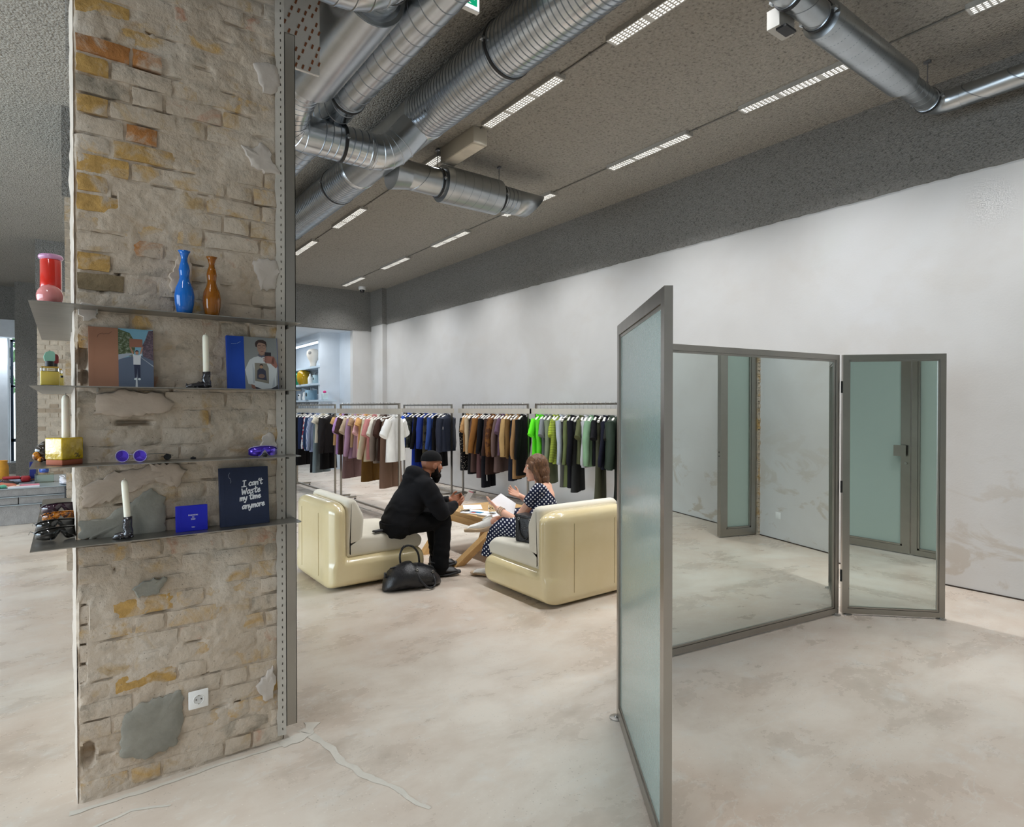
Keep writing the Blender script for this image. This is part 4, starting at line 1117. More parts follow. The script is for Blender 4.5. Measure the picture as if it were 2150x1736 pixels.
def trousers_mesh(L, w_, r):
    mb = MB(); ph = r.uniform(0, 6)
    mb.rings([ringz(a * w_, b, z, 18, .05, ph) for (a, b, z) in ((.175, .022, 0), (.178, .026, -.04), (.19, .040, -.12), (.20, .045, -.22), (.205, .045, -.31))])
    for s in (-1, 1):
        rows = []
        for k in range(9):
            t = k / 8; rows.append(ringz((.104 + .012 * t) * w_, .042 + .012 * t, -.22 - (L - .22) * t, 14, .08 + .12 * t, ph + s + t * 2, s * (.098 + .008 * t) * w_))
        mb.rings(rows)
    mb.rings([ringz(.181 * w_, .028, z, 18, .03, ph) for z in (.004, -.035)])
    return mb
def skirt_mesh(L, w_, r):
    mb = MB(); ph = r.uniform(0, 6)
    mb.rings([ringz((.17 + .07 * t) * w_, .03 + .05 * t, -L * t, 22, .06 + .25 * t, ph + t) for t in [k / 8 for k in range(9)]]); return mb
def coat_mesh(L, w_, puff, r): return top_mesh(L, .60, w_, puff, r, True, .98)
# white hanger with long steel hook
M_hang = plain('hanger_white', rgb(232, 230, 224), .45, var=.02)
def make_hanger():
    t = thing('hanger', None, 'hanger')
    mb = MB(); P = []; 
    for k in range(13):
        u = -1 + 2 * k / 12; P.append((u * .205, 0, -.012 - .062 * abs(u) ** 1.6))
    mb.tube(P, [.012 + .006 * abs(-1 + 2 * k / 12) for k in range(13)], 8, flat=.8); mb.obj('shoulder', M_hang, t, 60)
    mb = MB(); mb.tube([(0, 0, -.012), (0, 0, .02), (.012, 0, .05), (.004, 0, .10), (0, 0, .145), (.0, 0, .170)] + [(-.018 + .018 * math.cos(a), 0, .172 + .018 * math.sin(a)) for a in [k * PI / 8 for k in range(1, 10)]], .0026, 6); mb.obj('hook', M_foot, t, 60)
    return t
hanger0 = make_hanger(); hang_used = [False]
GZ = 1.462
def hang(rack, y, dx=0, rz=0, label='', g=''):
    t = hanger0 if not hang_used[0] else copy_tree(hanger0); hang_used[0] = True
    t.location = (RK[rack][0] + dx, y, GZ + .012); t.rotation_euler = (0, 0, rz); t['label'] = label; t['group'] = g
# kind: t tee, s long sleeve, j jacket, b bomber/puffer, c coat/dress, p trousers, k skirt, v sleeveless
G = {
 'A': [('s', 'white shirt', (206, 210, 214)), ('s', 'blue-grey denim shirt', (86, 104, 124)), ('j', 'black jacket with a small white logo', (26, 26, 30)), ('p', 'wide black trousers', (20, 20, 23)), ('j', 'navy track jacket', (32, 44, 76)), ('s', 'white and red patterned shirt', (206, 208, 214), ('blot', (150, 50, 60))), ('s', 'dark blue denim jacket', (38, 58, 92)),
       ('p', 'straight black trousers', (22, 22, 25)), ('s', 'blue and white striped shirt', (186, 196, 216), ('vstripe', (70, 92, 150))), ('p', 'light blue-grey jeans', (118, 132, 138)), ('v', 'cream tote-shaped top', (208, 202, 184)), ('p', 'cropped black trousers', (18, 18, 20), None, .9), ('b', 'black padded jacket', (30, 28, 30))],
 'B': [('v', 'tan and yellow sleeveless top', (196, 160, 108)), ('t', 'lilac tee', (186, 146, 204)), ('t', 'dark brown tee', (66, 46, 38)), ('p', 'mauve cargo trousers', (122, 98, 98)), ('t', 'beige shirt', (186, 168, 144)), ('s', 'lilac hoodie', (180, 146, 176)), ('v', 'camel cropped jacket', (182, 150, 116)), ('k', 'dusty mauve skirt', (150, 118, 126)),
       ('t', 'pink tee', (226, 178, 182)), ('v', 'apricot top', (218, 168, 108)), ('p', 'olive-brown trousers', (100, 72, 32)), ('s', 'cream shirt', (216, 204, 176)), ('t', 'rose knit top', (206, 140, 138)), ('t', 'ivory tee', (226, 222, 208)), ('s', 'taupe sweatshirt', (132, 118, 108)), ('t', 'chocolate tee', (62, 40, 32)), ('p', 'wide brown trousers', (112, 88, 74)), ('t', 'plain white tee', (236, 236, 234))],
 'C': [('s', 'black sweatshirt', (26, 26, 30)), ('t', 'bright blue shirt', (52, 92, 196)), ('j', 'black leather jacket with grey print', (34, 36, 36), ('blot', (70, 72, 62))), ('p', 'royal blue trousers', (24, 52, 150)), ('c', 'long black coat', (16, 16, 20)), ('j', 'cobalt denim jacket', (40, 62, 140)), ('p', 'camouflage trousers', (74, 70, 56), ('blot', (40, 40, 34))), ('s', 'blue denim shirt', (54, 82, 150)), ('p', 'black shorts', (18, 18, 20), None, .85), ('p', 'cropped black pants', (20, 20, 24), None, .9), ('b', 'navy bomber jacket', (46, 52, 68))],
 'D': [('c', 'black dress with white dots', (24, 24, 26), ('dots', (206, 200, 186))), ('t', 'tan short-sleeved shirt', (176, 138, 92)), ('s', 'cream and charcoal shirt', (196, 178, 148)), ('p', 'plain black trousers', (16, 16, 18)), ('c', 'dark brown knitted dress', (78, 60, 56)), ('j', 'tan suede jacket', (136, 92, 46)), ('p', 'mauve-brown cargo trousers', (92, 66, 68)), ('s', 'black track jacket with white piping', (18, 18, 22)), ('p', 'black track trousers', (16, 17, 24), None, 1.12),
       ('c', 'chocolate long dress', (58, 40, 34)), ('b', 'amber-brown patterned bomber', (112, 72, 34), ('blot', (74, 44, 24))), ('k', 'rust skirt', (80, 44, 36)), ('c', 'mauve-brown long coat', (98, 80, 76)), ('t', 'plum tee', (92, 72, 90)), ('j', 'beige overshirt', (170, 140, 94)), ('s', 'ochre-brown shirt', (104, 78, 44)), ('p', 'navy trousers', (24, 28, 40)), ('c', 'camel long coat', (150, 116, 78)), ('c', 'black wool coat', (12, 12, 14))],
 'E': [('t', 'neon green tee', (96, 222, 40)), ('s', 'neon green long top', (90, 200, 44)), ('t', 'grey tee', (118, 122, 126)), ('c', 'sage long shirt', (122, 132, 108)), ('t', 'black polo with yellow stripes', (40, 44, 30), ('stripe', (190, 214, 66))), ('s', 'yellow-striped knit', (44, 48, 36), ('stripe', (176, 196, 72))), ('s', 'light grey sweater', (168, 176, 186)), ('p', 'dark grey trousers', (84, 84, 80)), ('c', 'olive knit dress', (94, 104, 66)), ('c', 'long black gown', (20, 21, 28)), ('p', 'charcoal trousers', (44, 46, 46)),
       ('t', 'olive vest with white strap', (82, 86, 58)), ('s', 'pale grey sweatshirt', (178, 180, 184)), ('j', 'mint green denim jacket', (126, 160, 128)), ('t', 'black tee', (20, 20, 24)), ('p', 'olive-grey trousers', (72, 74, 58), None, 1.06), ('s', 'midnight navy sweatshirt', (22, 24, 38)), ('t', 'dark olive tee', (34, 36, 32)), ('b', 'dark green bomber', (46, 58, 48)), ('p', 'black-green trousers', (26, 30, 26)), ('c', 'black long coat', (18, 18, 22))],
}
NAMES = dict(t='tee', s='shirt', j='jacket', b='bomber_jacket', c='coat', p='trousers', k='skirt', v='sleeveless_top')
gr = random.Random(11)
def pick_cat(k, d):
    for w_ in ('trousers', 'jeans', 'shorts', 'pants'):
        if w_ in d: return 'trousers'
    for w_ in ('skirt', 'dress', 'coat', 'jacket', 'hoodie', 'sweatshirt', 'tee', 'shirt', 'vest', 'sweater'):
        if w_ in d: return w_
    return {'b': 'jacket', 'c': 'dress'}.get(k, 'top')
for rk, items in G.items():
    x, y0, y1 = RK[rk]; n = len(items); span = (y1 - y0) - .16
    for i, it in enumerate(items):
        k, d, c = it[0], it[1], it[2]; pat = it[3] if len(it) > 3 else None; ls = it[4] if len(it) > 4 else 1.0
        y = y1 - .06 - span * (i + .5) / n - (.03 if i == n - 1 else 0)
        m = cloth(c, .5 if k == 'b' or 'leather' in d else .9, pat)
        drop = 0
        if k == 't': mb = top_mesh(.64, .24, 1.02, .85, gr)
        elif k == 's': mb = top_mesh(.68, .58, 1.0, 1.0, gr)
        elif k == 'j': mb = top_mesh(.66, .58, 1.06, 1.25, gr)
        elif k == 'b': mb = top_mesh(.66, .60, 1.12, 1.7, gr)
        elif k == 'c': mb = coat_mesh(.98 if 'dress' in d or 'gown' in d or 'shirt' in d or d.startswith('camel') else .92, 1.02, 1.05, gr)
        elif k == 'v': mb = top_mesh(.50, .10, .95, .9, gr)
        elif k == 'p': mb = trousers_mesh((1.0 + gr.uniform(-.05, .06)) * ls, 1.12 if 'wide' in d or 'cargo' in d else 1.0, gr); drop = -.03
        else: mb = skirt_mesh(.62, 1.0, gr); drop = -.03
        o = mb.obj(NAMES[k], m, None, 60, (x + gr.uniform(-.03, .02), y, GZ + drop), gr.uniform(.48, .68))
        nxt = items[i + 1][1] if i + 1 < n else None; prv = items[i - 1][1] if i else None
        where = 'left of the ' + nxt if nxt and len(nxt.split()) < 5 and len(d.split()) < 6 else ('at the near end of its rail' if not nxt else 'beside the ' + ' '.join(prv.split()[:4]))
        lab_ = '%s on the %s, %s' % (d, RN[rk], where)
        if len(lab_.split()) > 16: lab_ = '%s on the %s' % (d, RN[rk])
        tag(o, lab_, pick_cat(k, d), 'garments on the ' + RN[rk])
        if k in 'jbs' and 'hoodie' not in d:   # front placket or zip
            mb = MB(); mb.box2((-.004, -.075 * (1.2 if k == 'b' else .8), -.58), (.004, -.060 * (1.2 if k == 'b' else .8), -.06))
        if k == 'p' and 'cargo' in d:
            mb = MB(); mb.rbox((-.175, -.045, -.62), (.13, .03, .17), .012, 2); mb.rbox((-.175, -.052, -.55), (.14, .03, .05), .010, 2); mb.obj('cargo_pocket', m, o, 60)['kind'] = 'stuff'
        if 'bomber' in d and rk == 'C':
            mb = MB(); mb.rbox((-.25, -.075, -.24), (.012, .006, .05), .002, 1); mb.obj('zip_pull', M_white, o)
        if 'white logo' in d:
            mb = MB(); mb.rbox((-.12, -.066, -.22), (.07, .004, .045), .002, 1); mb.obj('logo', M_white, o)
        if 'white piping' in d or d == 'black track trousers':
            mb = MB(); s0 = -.245 if 'piping' in d else -.21
            mb.tube([(s0 + .03, -.06, -.08), (s0 - .01, -.062, -.35), (s0 - .03 if 'piping' in d else s0, -.055, -.62)] if 'piping' in d else [(s0 + .02, -.045, -.02), (s0 - .01, -.058, -.5), (s0 + .03, -.062, -1.06)], .006, 6); mb.obj('white_piping', M_white, o)
        if 'white strap' in d:
            mb = MB(); mb.tube([(-.18, -.05, -.06), (-.25, -.062, -.3), (-.24, -.06, -.42), (-.20, -.06, -.47)], .007, 6); mb.obj('strap', M_white, o)
        hang(rk, y, 0, o.rotation_euler.z, 'white hanger with a long steel hook holding the %s' % d, 'hangers on the ' + RN[rk])
# ================================================================== things on the pillar shelves
def lathe_thing(name, label, cat, loc, prof, m, part='body', seg=28, smooth=40, rotz=0):
    t = thing(name, label, cat, loc, rotz); mb = MB(); mb.lathe(prof, seg); mb.obj(part, m, t, smooth); return t
def colour_glass(name, c, rough=.03, trans=.75):
    t = NT(name); t.col(c); t.set(trans=trans, rough=rough, ior=1.35, coat=.5, coat_rough=.03); return t.m
def vase_prof(h, s=1.0):
    pts = [(0, 0), (.024, 0), (.030, .012), (.0365, .045), (.0385, .075), (.034, .105), (.023, .130), (.0185, .147), (.0195, .165), (.0215, .180), (.0175, .200), (.0125, .215), (.0120, .228), (.0165, .244), (.0245, .256), (.0225, .2565), (.0140, .243), (.0095, .228), (.0100, .21), (0, .205)]
    return [(r * s, z * h / .2565) for (r, z) in pts]
M_blue = colour_glass('blue_vase_glass', rgb(22, 122, 226), .05, .35)
M_amber = colour_glass('amber_vase_glass', rgb(176, 104, 8), .05, .45)
lathe_thing('vase', 'wavy bright blue glass vase on the topmost pillar shelf', 'vase', (.405, 2.868, SH[0]), vase_prof(.268), M_blue, 'body', 32, 180)
lathe_thing('vase', 'wavy amber brown glass vase on the topmost pillar shelf', 'vase', (.510, 2.868, SH[0]), vase_prof(.258, .95), M_amber, 'body', 32, 180)
# red vase made of stacked forms
M_red = plain('red_glaze', rgb(214, 34, 14), .12, var=.08, vs=9, coat=.8)
M_pink = plain('pink_glaze', rgb(226, 140, 138), .15, var=.04, coat=.6)
M_lilac = plain('lilac_glaze', rgb(204, 148, 190), .2, var=.05, coat=.5)
t = thing('vase', 'red cylinder vase with pink ball foot and lilac rim on the topmost shelf', 'vase', (-.045, 3.03, SH[0])); t.scale = (1.05, 1.05, 1.05)
mb = MB(); mb.ball((-.003, -.02, .045), (.042, .042, .046), 26, 16); mb.obj('ball_foot', M_pink, t, 180)
mb = MB(); mb.lathe([(0, .045), (.033, .045), (.034, .06), (.034, .185), (.031, .19), (.026, .19), (.026, .10), (0, .10)], 30, (0, .012, 0)); mb.obj('cylinder', M_red, t, 50)
mb = MB(); mb.tube([(.029 * math.cos(a), .012 + .029 * math.sin(a), .199) for a in [2 * PI * k / 30 for k in range(31)]], .0105, 12, flat=1); mb.obj('rim', M_lilac, t, 180)
# perfume bottles
def perfume(label, loc, cap, s=1.0, lettering=True):
    t = thing('perfume_bottle', label, 'bottle', loc, R(6))
    mb = MB(); mb.rbox((0, 0, .037 * s), (.058 * s, .034 * s, .074 * s), .004, 2); mb.obj('glass', M_thin, t, 40)
    mb = MB(); mb.rbox((0, 0, .033 * s), (.0590 * s, .0350 * s, .056 * s), .003, 2); mb.obj('perfume', M_perf, t, 40)
    mb = MB(); mb.box((0, 0, .0765 * s), (.054 * s, .030 * s, .005 * s)); mb.obj('gold_collar', M_gold, t)
    mb = MB(); mb.lathe([(0, .079), (.0145, .079), (.0145, .100), (0, .100)], 22); o = mb.obj('black_neck', M_rubber, t, 40); o.scale = (s, s, s)
    mb = MB()
    prof = [(-.0165, .1), (-.0185, .118), (-.013, .134), (0, .141), (.0135, .137), (.0165, .128), (.0165, .1)]
    mb.prism(round_poly(prof[::-1], .006, 4), -.012, .012, lambda u, v, w_: (u * s, w_ * s, v * s)); mb.obj('cap', cap, t, 40)
    if lettering: text_mesh('lettering', 'LELERINCE', .0085 * s, M_gold, t, (0, -.0172 * s, .066 * s), (R(90), 0, 0))
    return t
M_perf = colour_glass('perfume_liquid', rgb(238, 212, 100), .1, .1)
M_gold = plain('gold_trim', rgb(206, 168, 84), .3, .8)
M_mint = plain('mint_cap', rgb(142, 196, 176), .35, var=.03)
M_burg = plain('burgundy_cap', rgb(108, 26, 28), .35, var=.05)
perfume('yellow perfume bottle with a mint green cap on the second pillar shelf', (-.050, 2.99, SH[1]), M_mint)
perfume('perfume bottle with a dark red cap behind the mint-capped one', (-.040, 3.14, SH[1]), M_burg, 1.0, False)
t = thing('perfume_bottle', 'small clear perfume vial beside the mint-capped bottle', 'bottle', (-.012, 3.02, SH[1]))
mb = MB(); mb.rbox((0, 0, .019), (.016, .016, .038), .002, 2); mb.obj('glass', M_thin, t, 40); mb = MB(); mb.lathe([(0, .038), (.005, .038), (.005, .046), (0, .046)], 12); mb.obj('cap', M_rubber, t, 40)
# candles in boot-shaped black holders
M_wax = NT('candle_wax'); M_wax.col(rgb(232, 228, 210)); M_wax.set(rough=.5, sss=.15); M_wax = M_wax.m
M_boot = plain('black_boot_glaze', rgb(22, 20, 30), .12, var=.2, vs=30, bump=.6, bs=45, bd=.01, coat=.8)
def boot(label, clabel, loc, rotz, tilt, hb=.088, toe=.085, ch=.16):
    t = thing('candle_holder', label, 'candle holder', loc, rotz)
    mb = MB(); r = random.Random(int(hb * 1e4))
    P = [(.0, .0, hb), (.001, 0, hb * .8), (-.002, 0, hb * .55), (.003, 0, hb * .36), (.0, 0, hb * .22), (.002, 0, .004)]
    mb.tube(P, [.0165, .0155, .0175, .0165, .0195, .017], 14, up=(1, 0, 0))
    mb.tube([(.012, 0, .014), (-.015, 0, .016), (-.04, 0, .012), (-toe + .01, 0, .0085), (-toe, 0, .006)], [.013, .0165, .0135, .010, .006], 12, flat=.9)
    for k in range(26):
        mb.ball((r.uniform(-toe, .018), r.uniform(-.015, .015), r.uniform(.004, .03)) if k < 16 else (r.uniform(-.018, .018), r.uniform(-.016, .016), r.uniform(.02, hb)), r.uniform(.003, .006), 7, 5)
    mb.obj('boot', M_boot, t, 180)
    c = thing('candle', clabel, 'candle', (loc[0], loc[1], loc[2] + hb - .006), rotz); c.rotation_euler = (0, tilt, rotz)
    mb = MB(); mb.lathe([(0, 0), (.0125, 0), (.0122, ch - .012), (.009, ch - .003), (.003, ch), (0, ch)], 20); mb.obj('wax', M_wax, c, 50)
    mb = MB(); mb.tube([(0, 0, ch - .001), (.0008, 0, ch + .006)], .0009, 6); mb.obj('wick', M_wax, c)
boot('black glossy boot-shaped candle holder on the second shelf', 'white candle standing in the boot holder on the second shelf', (.487, 2.868, SH[1]), 0, R(-1), .072, .078, .166)
boot('black glossy boot-shaped candle holder on the lowest shelf', 'white leaning candle in the boot holder on the lowest shelf', (.197, 2.852, SH[3]), R(-14), R(-4), .088, .052, .155)
# books standing against the pillar
def book(label, loc, w_, h_, th, m, lean=6, rotz=0, cover=True):
    t = thing('book', label, 'book', loc, rotz); t.rotation_euler = (-R(lean), 0, rotz)
    mb = MB(); mb.box2((-w_ / 2 + .003, .002, .003), (w_ / 2 - .003, th - .002, h_ - .003)); mb.obj('page_block', M_paper, t)
    mb = MB(); mb.rbox((0, .0015, h_ / 2), (w_, .003, h_), .001, 1); mb.rbox((0, th - .0015, h_ / 2), (w_, .003, h_), .001, 1); mb.box2((-w_ / 2, .0005, 0), (-w_ / 2 + .003, th - .0005, h_)); mb.obj('cover', m, t, 40)
    mb = MB(); mb.box2((-w_ / 2 + .016, -.0004, .001), (-w_ / 2 + .019, .0001, h_ - .001)); mb.obj('hinge_groove', m, t)
    return t
def shape(parent, name, m, pts, lv):
    mb = MB(); mb.prism(pts, 0, .00015, lambda u, v, w_: (u, -.0004 - lv * .00016 - w_, v)); return mb.obj(name, m, parent)
def circ(cx, cy, rx, ry, n=14): return [(cx + rx * math.cos(2 * PI * k / n), cy + ry * math.sin(2 * PI * k / n)) for k in range(n)]
def ink(r, g, b): return plain('ink_%d_%d_%d' % (r, g, b), rgb(r, g, b), .4, var=.03)
def stroke(parent, name, m, lines, wd, lv):
    """written strokes: flat ribbons with round joints"""
    mb = MB(); y = -.0004 - lv * .00016
    for L in lines:
        n = len(L)
        for i in range(n - 1):
            a = Vector(L[i]); b = Vector(L[i + 1]); d = b - a
            if d.length < 1e-6: continue
            q = Vector((-d.y, d.x)).normalized() * wd / 2
            mb.poly([(p.x, y, p.y) for p in (a - q, b - q, b + q, a + q)])
        for p in L: mb.poly([(u, y - .00002, v) for (u, v) in circ(p[0], p[1], wd / 2, wd / 2, 8)])
    o = mb.obj(name, m, parent); o['kind'] = 'stuff'; return o
# brown book with the street picture
b1 = book('brown book whose cover shows a person in a street holding cardboard overhead', (.184, 2.885, SH[1]), .222, .243, .022, plain('brown_cloth_cover', rgb(152, 108, 84), .7, var=.05), 8)
x0, W_, Hh = -.012, .120, .243      # picture occupies the right part
foliage = NT('print_foliage'); _v = foliage.coord('obj'); foliage.col(foliage.ramp(foliage.noise(_v, 90, 4, .7), [(.3, rgb(38, 50, 30)), (.5, rgb(78, 92, 60)), (.68, rgb(150, 160, 150))])); foliage.set(rough=.4); foliage = foliage.m
facade = NT('print_facade'); _v = facade.coord('obj'); facade.col(facade.ramp(facade.noise(_v, 120, 3, .7), [(.35, rgb(54, 50, 62)), (.6, rgb(110, 90, 100)), (.75, rgb(150, 140, 150))])); facade.set(rough=.4); facade = facade.m
shape(b1, 'picture_sky', ink(116, 164, 186), [(x0, .10), (.110, .10), (.110, .2425), (x0, .2425)], 0)
shape(b1, 'picture_road', ink(86, 98, 118), [(x0, .0005), (.110, .0005), (.110, .122), (.055, .134), (x0, .115)], 1)
shape(b1, 'picture_trees', foliage, [(x0, .128), (.040, .128), (.046, .16), (.040, .20), (.028, .225), (x0, .240)], 1)
shape(b1, 'picture_houses', facade, [(.110, .112), (.072, .130), (.070, .17), (.084, .205), (.094, .238), (.110, .240)], 1)
shape(b1, 'picture_cars', ink(150, 160, 172), [(x0, .112), (.034, .134), (.034, .142), (x0, .134)], 2)
shape(b1, 'picture_line', ink(206, 212, 216), [(.045, .0008), (.053, .0008), (.051, .06), (.0485, .06)], 2)
shape(b1, 'picture_kerb', ink(160, 168, 178), [(.056, .132), (.059, .132), (.110, .086), (.110, .091)], 2)
skin_p = ink(168, 124, 100)
shape(b1, 'picture_arm', skin_p, [(.026, .168), (.031, .168), (.041, .142), (.036, .138)], 2); shape(b1, 'picture_arm', skin_p, [(.075, .170), (.070, .170), (.062, .142), (.067, .138)], 2)
shape(b1, 'picture_legs', ink(40, 46, 70), [(.041, .096), (.063, .096), (.063, .04), (.055, .04), (.0525, .08), (.050, .04), (.043, .04)], 3)
shape(b1, 'picture_shoe', ink(214, 224, 226), circ(.0455, .034, .005, .0045), 4); shape(b1, 'picture_shoe', ink(214, 224, 226), circ(.059, .034, .005, .0045), 4)
shape(b1, 'picture_shirt', ink(198, 202, 206), [(.039, .094), (.064, .094), (.065, .125), (.070, .142), (.058, .134), (.046, .134), (.035, .141), (.039, .125)], 4)
shape(b1, 'picture_head', skin_p, circ(.052, .143, .0055, .0075), 5); shape(b1, 'picture_hair', ink(52, 34, 30), [(.0465, .145), (.0465, .152), (.052, .1545), (.0575, .152), (.0575, .145), (.055, .149), (.049, .149)], 6)
shape(b1, 'picture_cardboard', ink(142, 96, 78), [(.026, .166), (.072, .168), (.072, .201), (.026, .201)], 5)
stroke(b1, 'signature', ink(84, 54, 44), [[(-.082, .200), (-.078, .212), (-.070, .216), (-.064, .218), (-.060, .214), (-.052, .218), (-.044, .216), (-.038, .222), (-.034, .226)]], .0012, 0)
# blue book with the mirror picture
b2 = book('blue-spined book whose cover shows a person photographing with a phone', (.686, 2.885, SH[1]), .218, .243, .022, plain('cobalt_cloth_cover', rgb(10, 66, 168), .65, var=.05), 8)
shape(b2, 'picture_wall', ink(132, 136, 136), [(-.037, .0008), (.107, .0008), (.107, .2425), (-.037, .2425)], 0)
shape(b2, 'picture_trousers', ink(48, 48, 58), [(-.005, .001), (.106, .001), (.103, .022), (.0, .026)], 1)
sw = ink(196, 202, 204); sw2 = ink(168, 176, 182)
shape(b2, 'picture_sweatshirt', sw, [(-.036, .09), (-.024, .025), (-.006, .022), (.005, .014), (.035, .002), (.075, .006), (.098, .018), (.099, .06), (.104, .10), (.098, .14), (.078, .150), (.054, .158), (.028, .156), (.003, .148), (-.016, .135)], 2)
shape(b2, 'picture_fold', sw2, [(-.004, .028), (.004, .03), (.004, .09), (-.004, .12)], 3); shape(b2, 'picture_fold', sw2, [(.078, .01), (.092, .018), (.09, .06), (.084, .04)], 3)
shape(b2, 'picture_hand', ink(134, 92, 76), [(-.010, .006), (.008, .002), (.002, .020), (-.012, .024)], 3)
shape(b2, 'picture_print', ink(128, 124, 112), [(.005, .040), (.065, .028), (.066, .10), (.058, .122), (.006, .122)], 4)
shape(b2, 'picture_print_coat', ink(56, 58, 74), [(.014, .05), (.056, .042), (.052, .088), (.040, .098), (.026, .098), (.016, .088)], 5)
shape(b2, 'picture_print_face', ink(168, 132, 104), circ(.034, .106, .0065, .009), 6); shape(b2, 'picture_print_hair', ink(44, 34, 32), [(.0265, .108), (.028, .116), (.034, .119), (.041, .116), (.0415, .108), (.037, .112), (.031, .112)], 7)
shape(b2, 'picture_print_detail', ink(120, 98, 86), circ(.034, .062, .014, .010), 6)
fc = ink(158, 128, 112)
shape(b2, 'picture_neck', ink(128, 98, 84), [(.024, .152), (.052, .150), (.050, .172), (.026, .174)], 5)
shape(b2, 'picture_collar', ink(92, 96, 110), [(.020, .158), (.036, .148), (.054, .155), (.052, .162), (.036, .156), (.022, .164)], 6)
shape(b2, 'picture_face', fc, [(.018, .205), (.021, .178), (.030, .163), (.041, .160), (.053, .170), (.058, .190), (.058, .212), (.040, .222), (.024, .220)], 6)
shape(b2, 'picture_hair', ink(56, 42, 40), [(.012, .198), (.010, .212), (.014, .222), (.026, .231), (.044, .232), (.058, .224), (.061, .210), (.058, .196), (.055, .211), (.042, .217), (.026, .218), (.020, .208), (.018, .196)], 7)
shape(b2, 'picture_eyebrow', ink(70, 52, 46), [(.023, .203), (.035, .205), (.035, .207), (.023, .206)], 7); shape(b2, 'picture_eyebrow', ink(70, 52, 46), [(.043, .205), (.054, .203), (.054, .206), (.043, .207)], 7)
stroke(b2, 'picture_glasses', ink(100, 88, 84), [circ(.029, .197, .0075, .0065) + [(.0365, .197)], circ(.0485, .197, .0075, .0065) + [(.056, .197)], [(.0365, .198), (.041, .198)]], .0008, 8)
shape(b2, 'picture_mouth', ink(122, 78, 72), [(.034, .175), (.046, .176), (.045, .179), (.035, .178)], 7)
shape(b2, 'picture_phone', ink(38, 36, 42), [(.050, .126), (.078, .124), (.079, .174), (.051, .174)], 9)
hnd = ink(150, 104, 92)
for (z_, l_) in ((.152, .02), (.143, .027), (.134, .026), (.126, .018)): shape(b2, 'picture_finger', hnd, [(.082 - l_ - .012, z_ - .003), (.090, z_ - .006), (.092, z_ + .003), (.070 - l_ * .2, z_ + .005), (.082 - l_ - .012, z_ + .002)], 10)
shape(b2, 'picture_wrist', hnd, [(.078, .118), (.098, .10), (.106, .112), (.094, .15), (.084, .152)], 10)
stroke(b2, 'title', ink(150, 176, 214), [[(-.090, .207), (-.084, .207)], [(-.082, .207), (-.076, .207)], [(-.074, .208), (-.070, .208)], [(-.066, .209), (-.062, .211)], [(-.060, .212), (-.057, .214)], [(-.055, .215), (-.052, .218)]], .0016, 0)
# small blue book
b3 = book('small bright blue book lettered FASHION IN 2023 on the lowest shelf', (.430, 2.866, SH[3]), .120, .108, .020, plain('royal_blue_cover', rgb(2, 18, 176), .6, var=.04), 4)
for s_, z_, sz in (('FASHION', .067, .0088), ('IN', .0585, .0075), ('2023', .050, .0088), ('VISU', .0165, .0066)):
    text_mesh('lettering', s_, sz, M_paper, b3, (.004, -.0006, z_), (R(90), 0, 0))
# big navy book with the hand-painted title
b4 = book("large navy book with the painted white title I can't waste my time anymore", (.645, 2.872, SH[3]), .205, .258, .026, plain('navy_cloth_cover', rgb(22, 34, 62), .7, var=.08, vs=40), 7)
LET = {'I': [[(.15, 1.0), (.75, 1.0)], [(.45, 1.0), (.45, 0)], [(.0, 0), (.85, 0)]], 'c': [[(.55, .52), (.35, .62), (.1, .42), (.08, .15), (.3, 0), (.6, .1)]],
       'a': [[(.55, .5), (.3, .6), (.06, .35), (.15, .04), (.4, .08), (.55, .35), (.56, .6), (.58, .1), (.72, 0)]], 'n': [[(.05, .58), (.08, 0), (.12, .35), (.35, .58), (.52, .5), (.54, 0)]], "'": [[(.15, 1.0), (.05, .75)]],
       't': [[(.3, 1.0), (.26, .15), (.4, 0), (.6, .1)], [(.0, .66), (.62, .72)]], 'W': [[(.0, .95), (.2, 0), (.45, .65), (.7, 0), (.95, .95)]], 's': [[(.5, .56), (.2, .6), (.12, .42), (.42, .26), (.4, .04), (.05, .02)]],
       'e': [[(.08, .3), (.5, .38), (.42, .6), (.15, .5), (.08, .2), (.3, 0), (.62, .16)]], 'm': [[(.04, .58), (.06, 0), (.1, .35), (.28, .58), (.38, .5), (.4, 0), (.44, .35), (.62, .58), (.74, .5), (.76, 0)]],
       'y': [[(.05, .58), (.12, .2), (.32, .1), (.5, .3)], [(.55, .6), (.45, 0), (.25, -.42), (.05, -.3)]], 'i': [[(.12, .58), (.14, 0)], [(.13, .84), (.15, .88)]], 'o': [[(.3, .6), (.08, .4), (.1, .1), (.3, 0), (.52, .2), (.5, .5), (.3, .6)]],
       'r': [[(.05, .58), (.1, 0), (.13, .38), (.32, .6), (.5, .56)]]}
WD = {'I': .95, 'W': 1.05, 'm': .9, "'": .25, 't': .66, 'i': .3, 'a': .74, 'r': .5}
def written(s_, u, v, hgt, slope):
    L = []
    for ch in s_:
        if ch == ' ': u += hgt * .35; continue
        for ln in LET[ch]:
            L.append([(u + (p[0] + p[1] * .12) * hgt * .8, v + p[1] * hgt + (u + p[0] * hgt * .8) * slope) for p in ln])
        u += WD.get(ch, .62) * hgt * .8
    return L
M_tit = plain('title_white_paint', rgb(226, 228, 232), .6, var=.03)
for s_, u, v, hh in (("I can't", -.012, .171, .026), ('Waste', -.014, .137, .027), ('my time', -.022, .110, .025), ('anymore', -.014, .072, .026)):
    stroke(b4, 'title_lettering', M_tit, written(s_, u, v, hh, .10), .0048, 1)
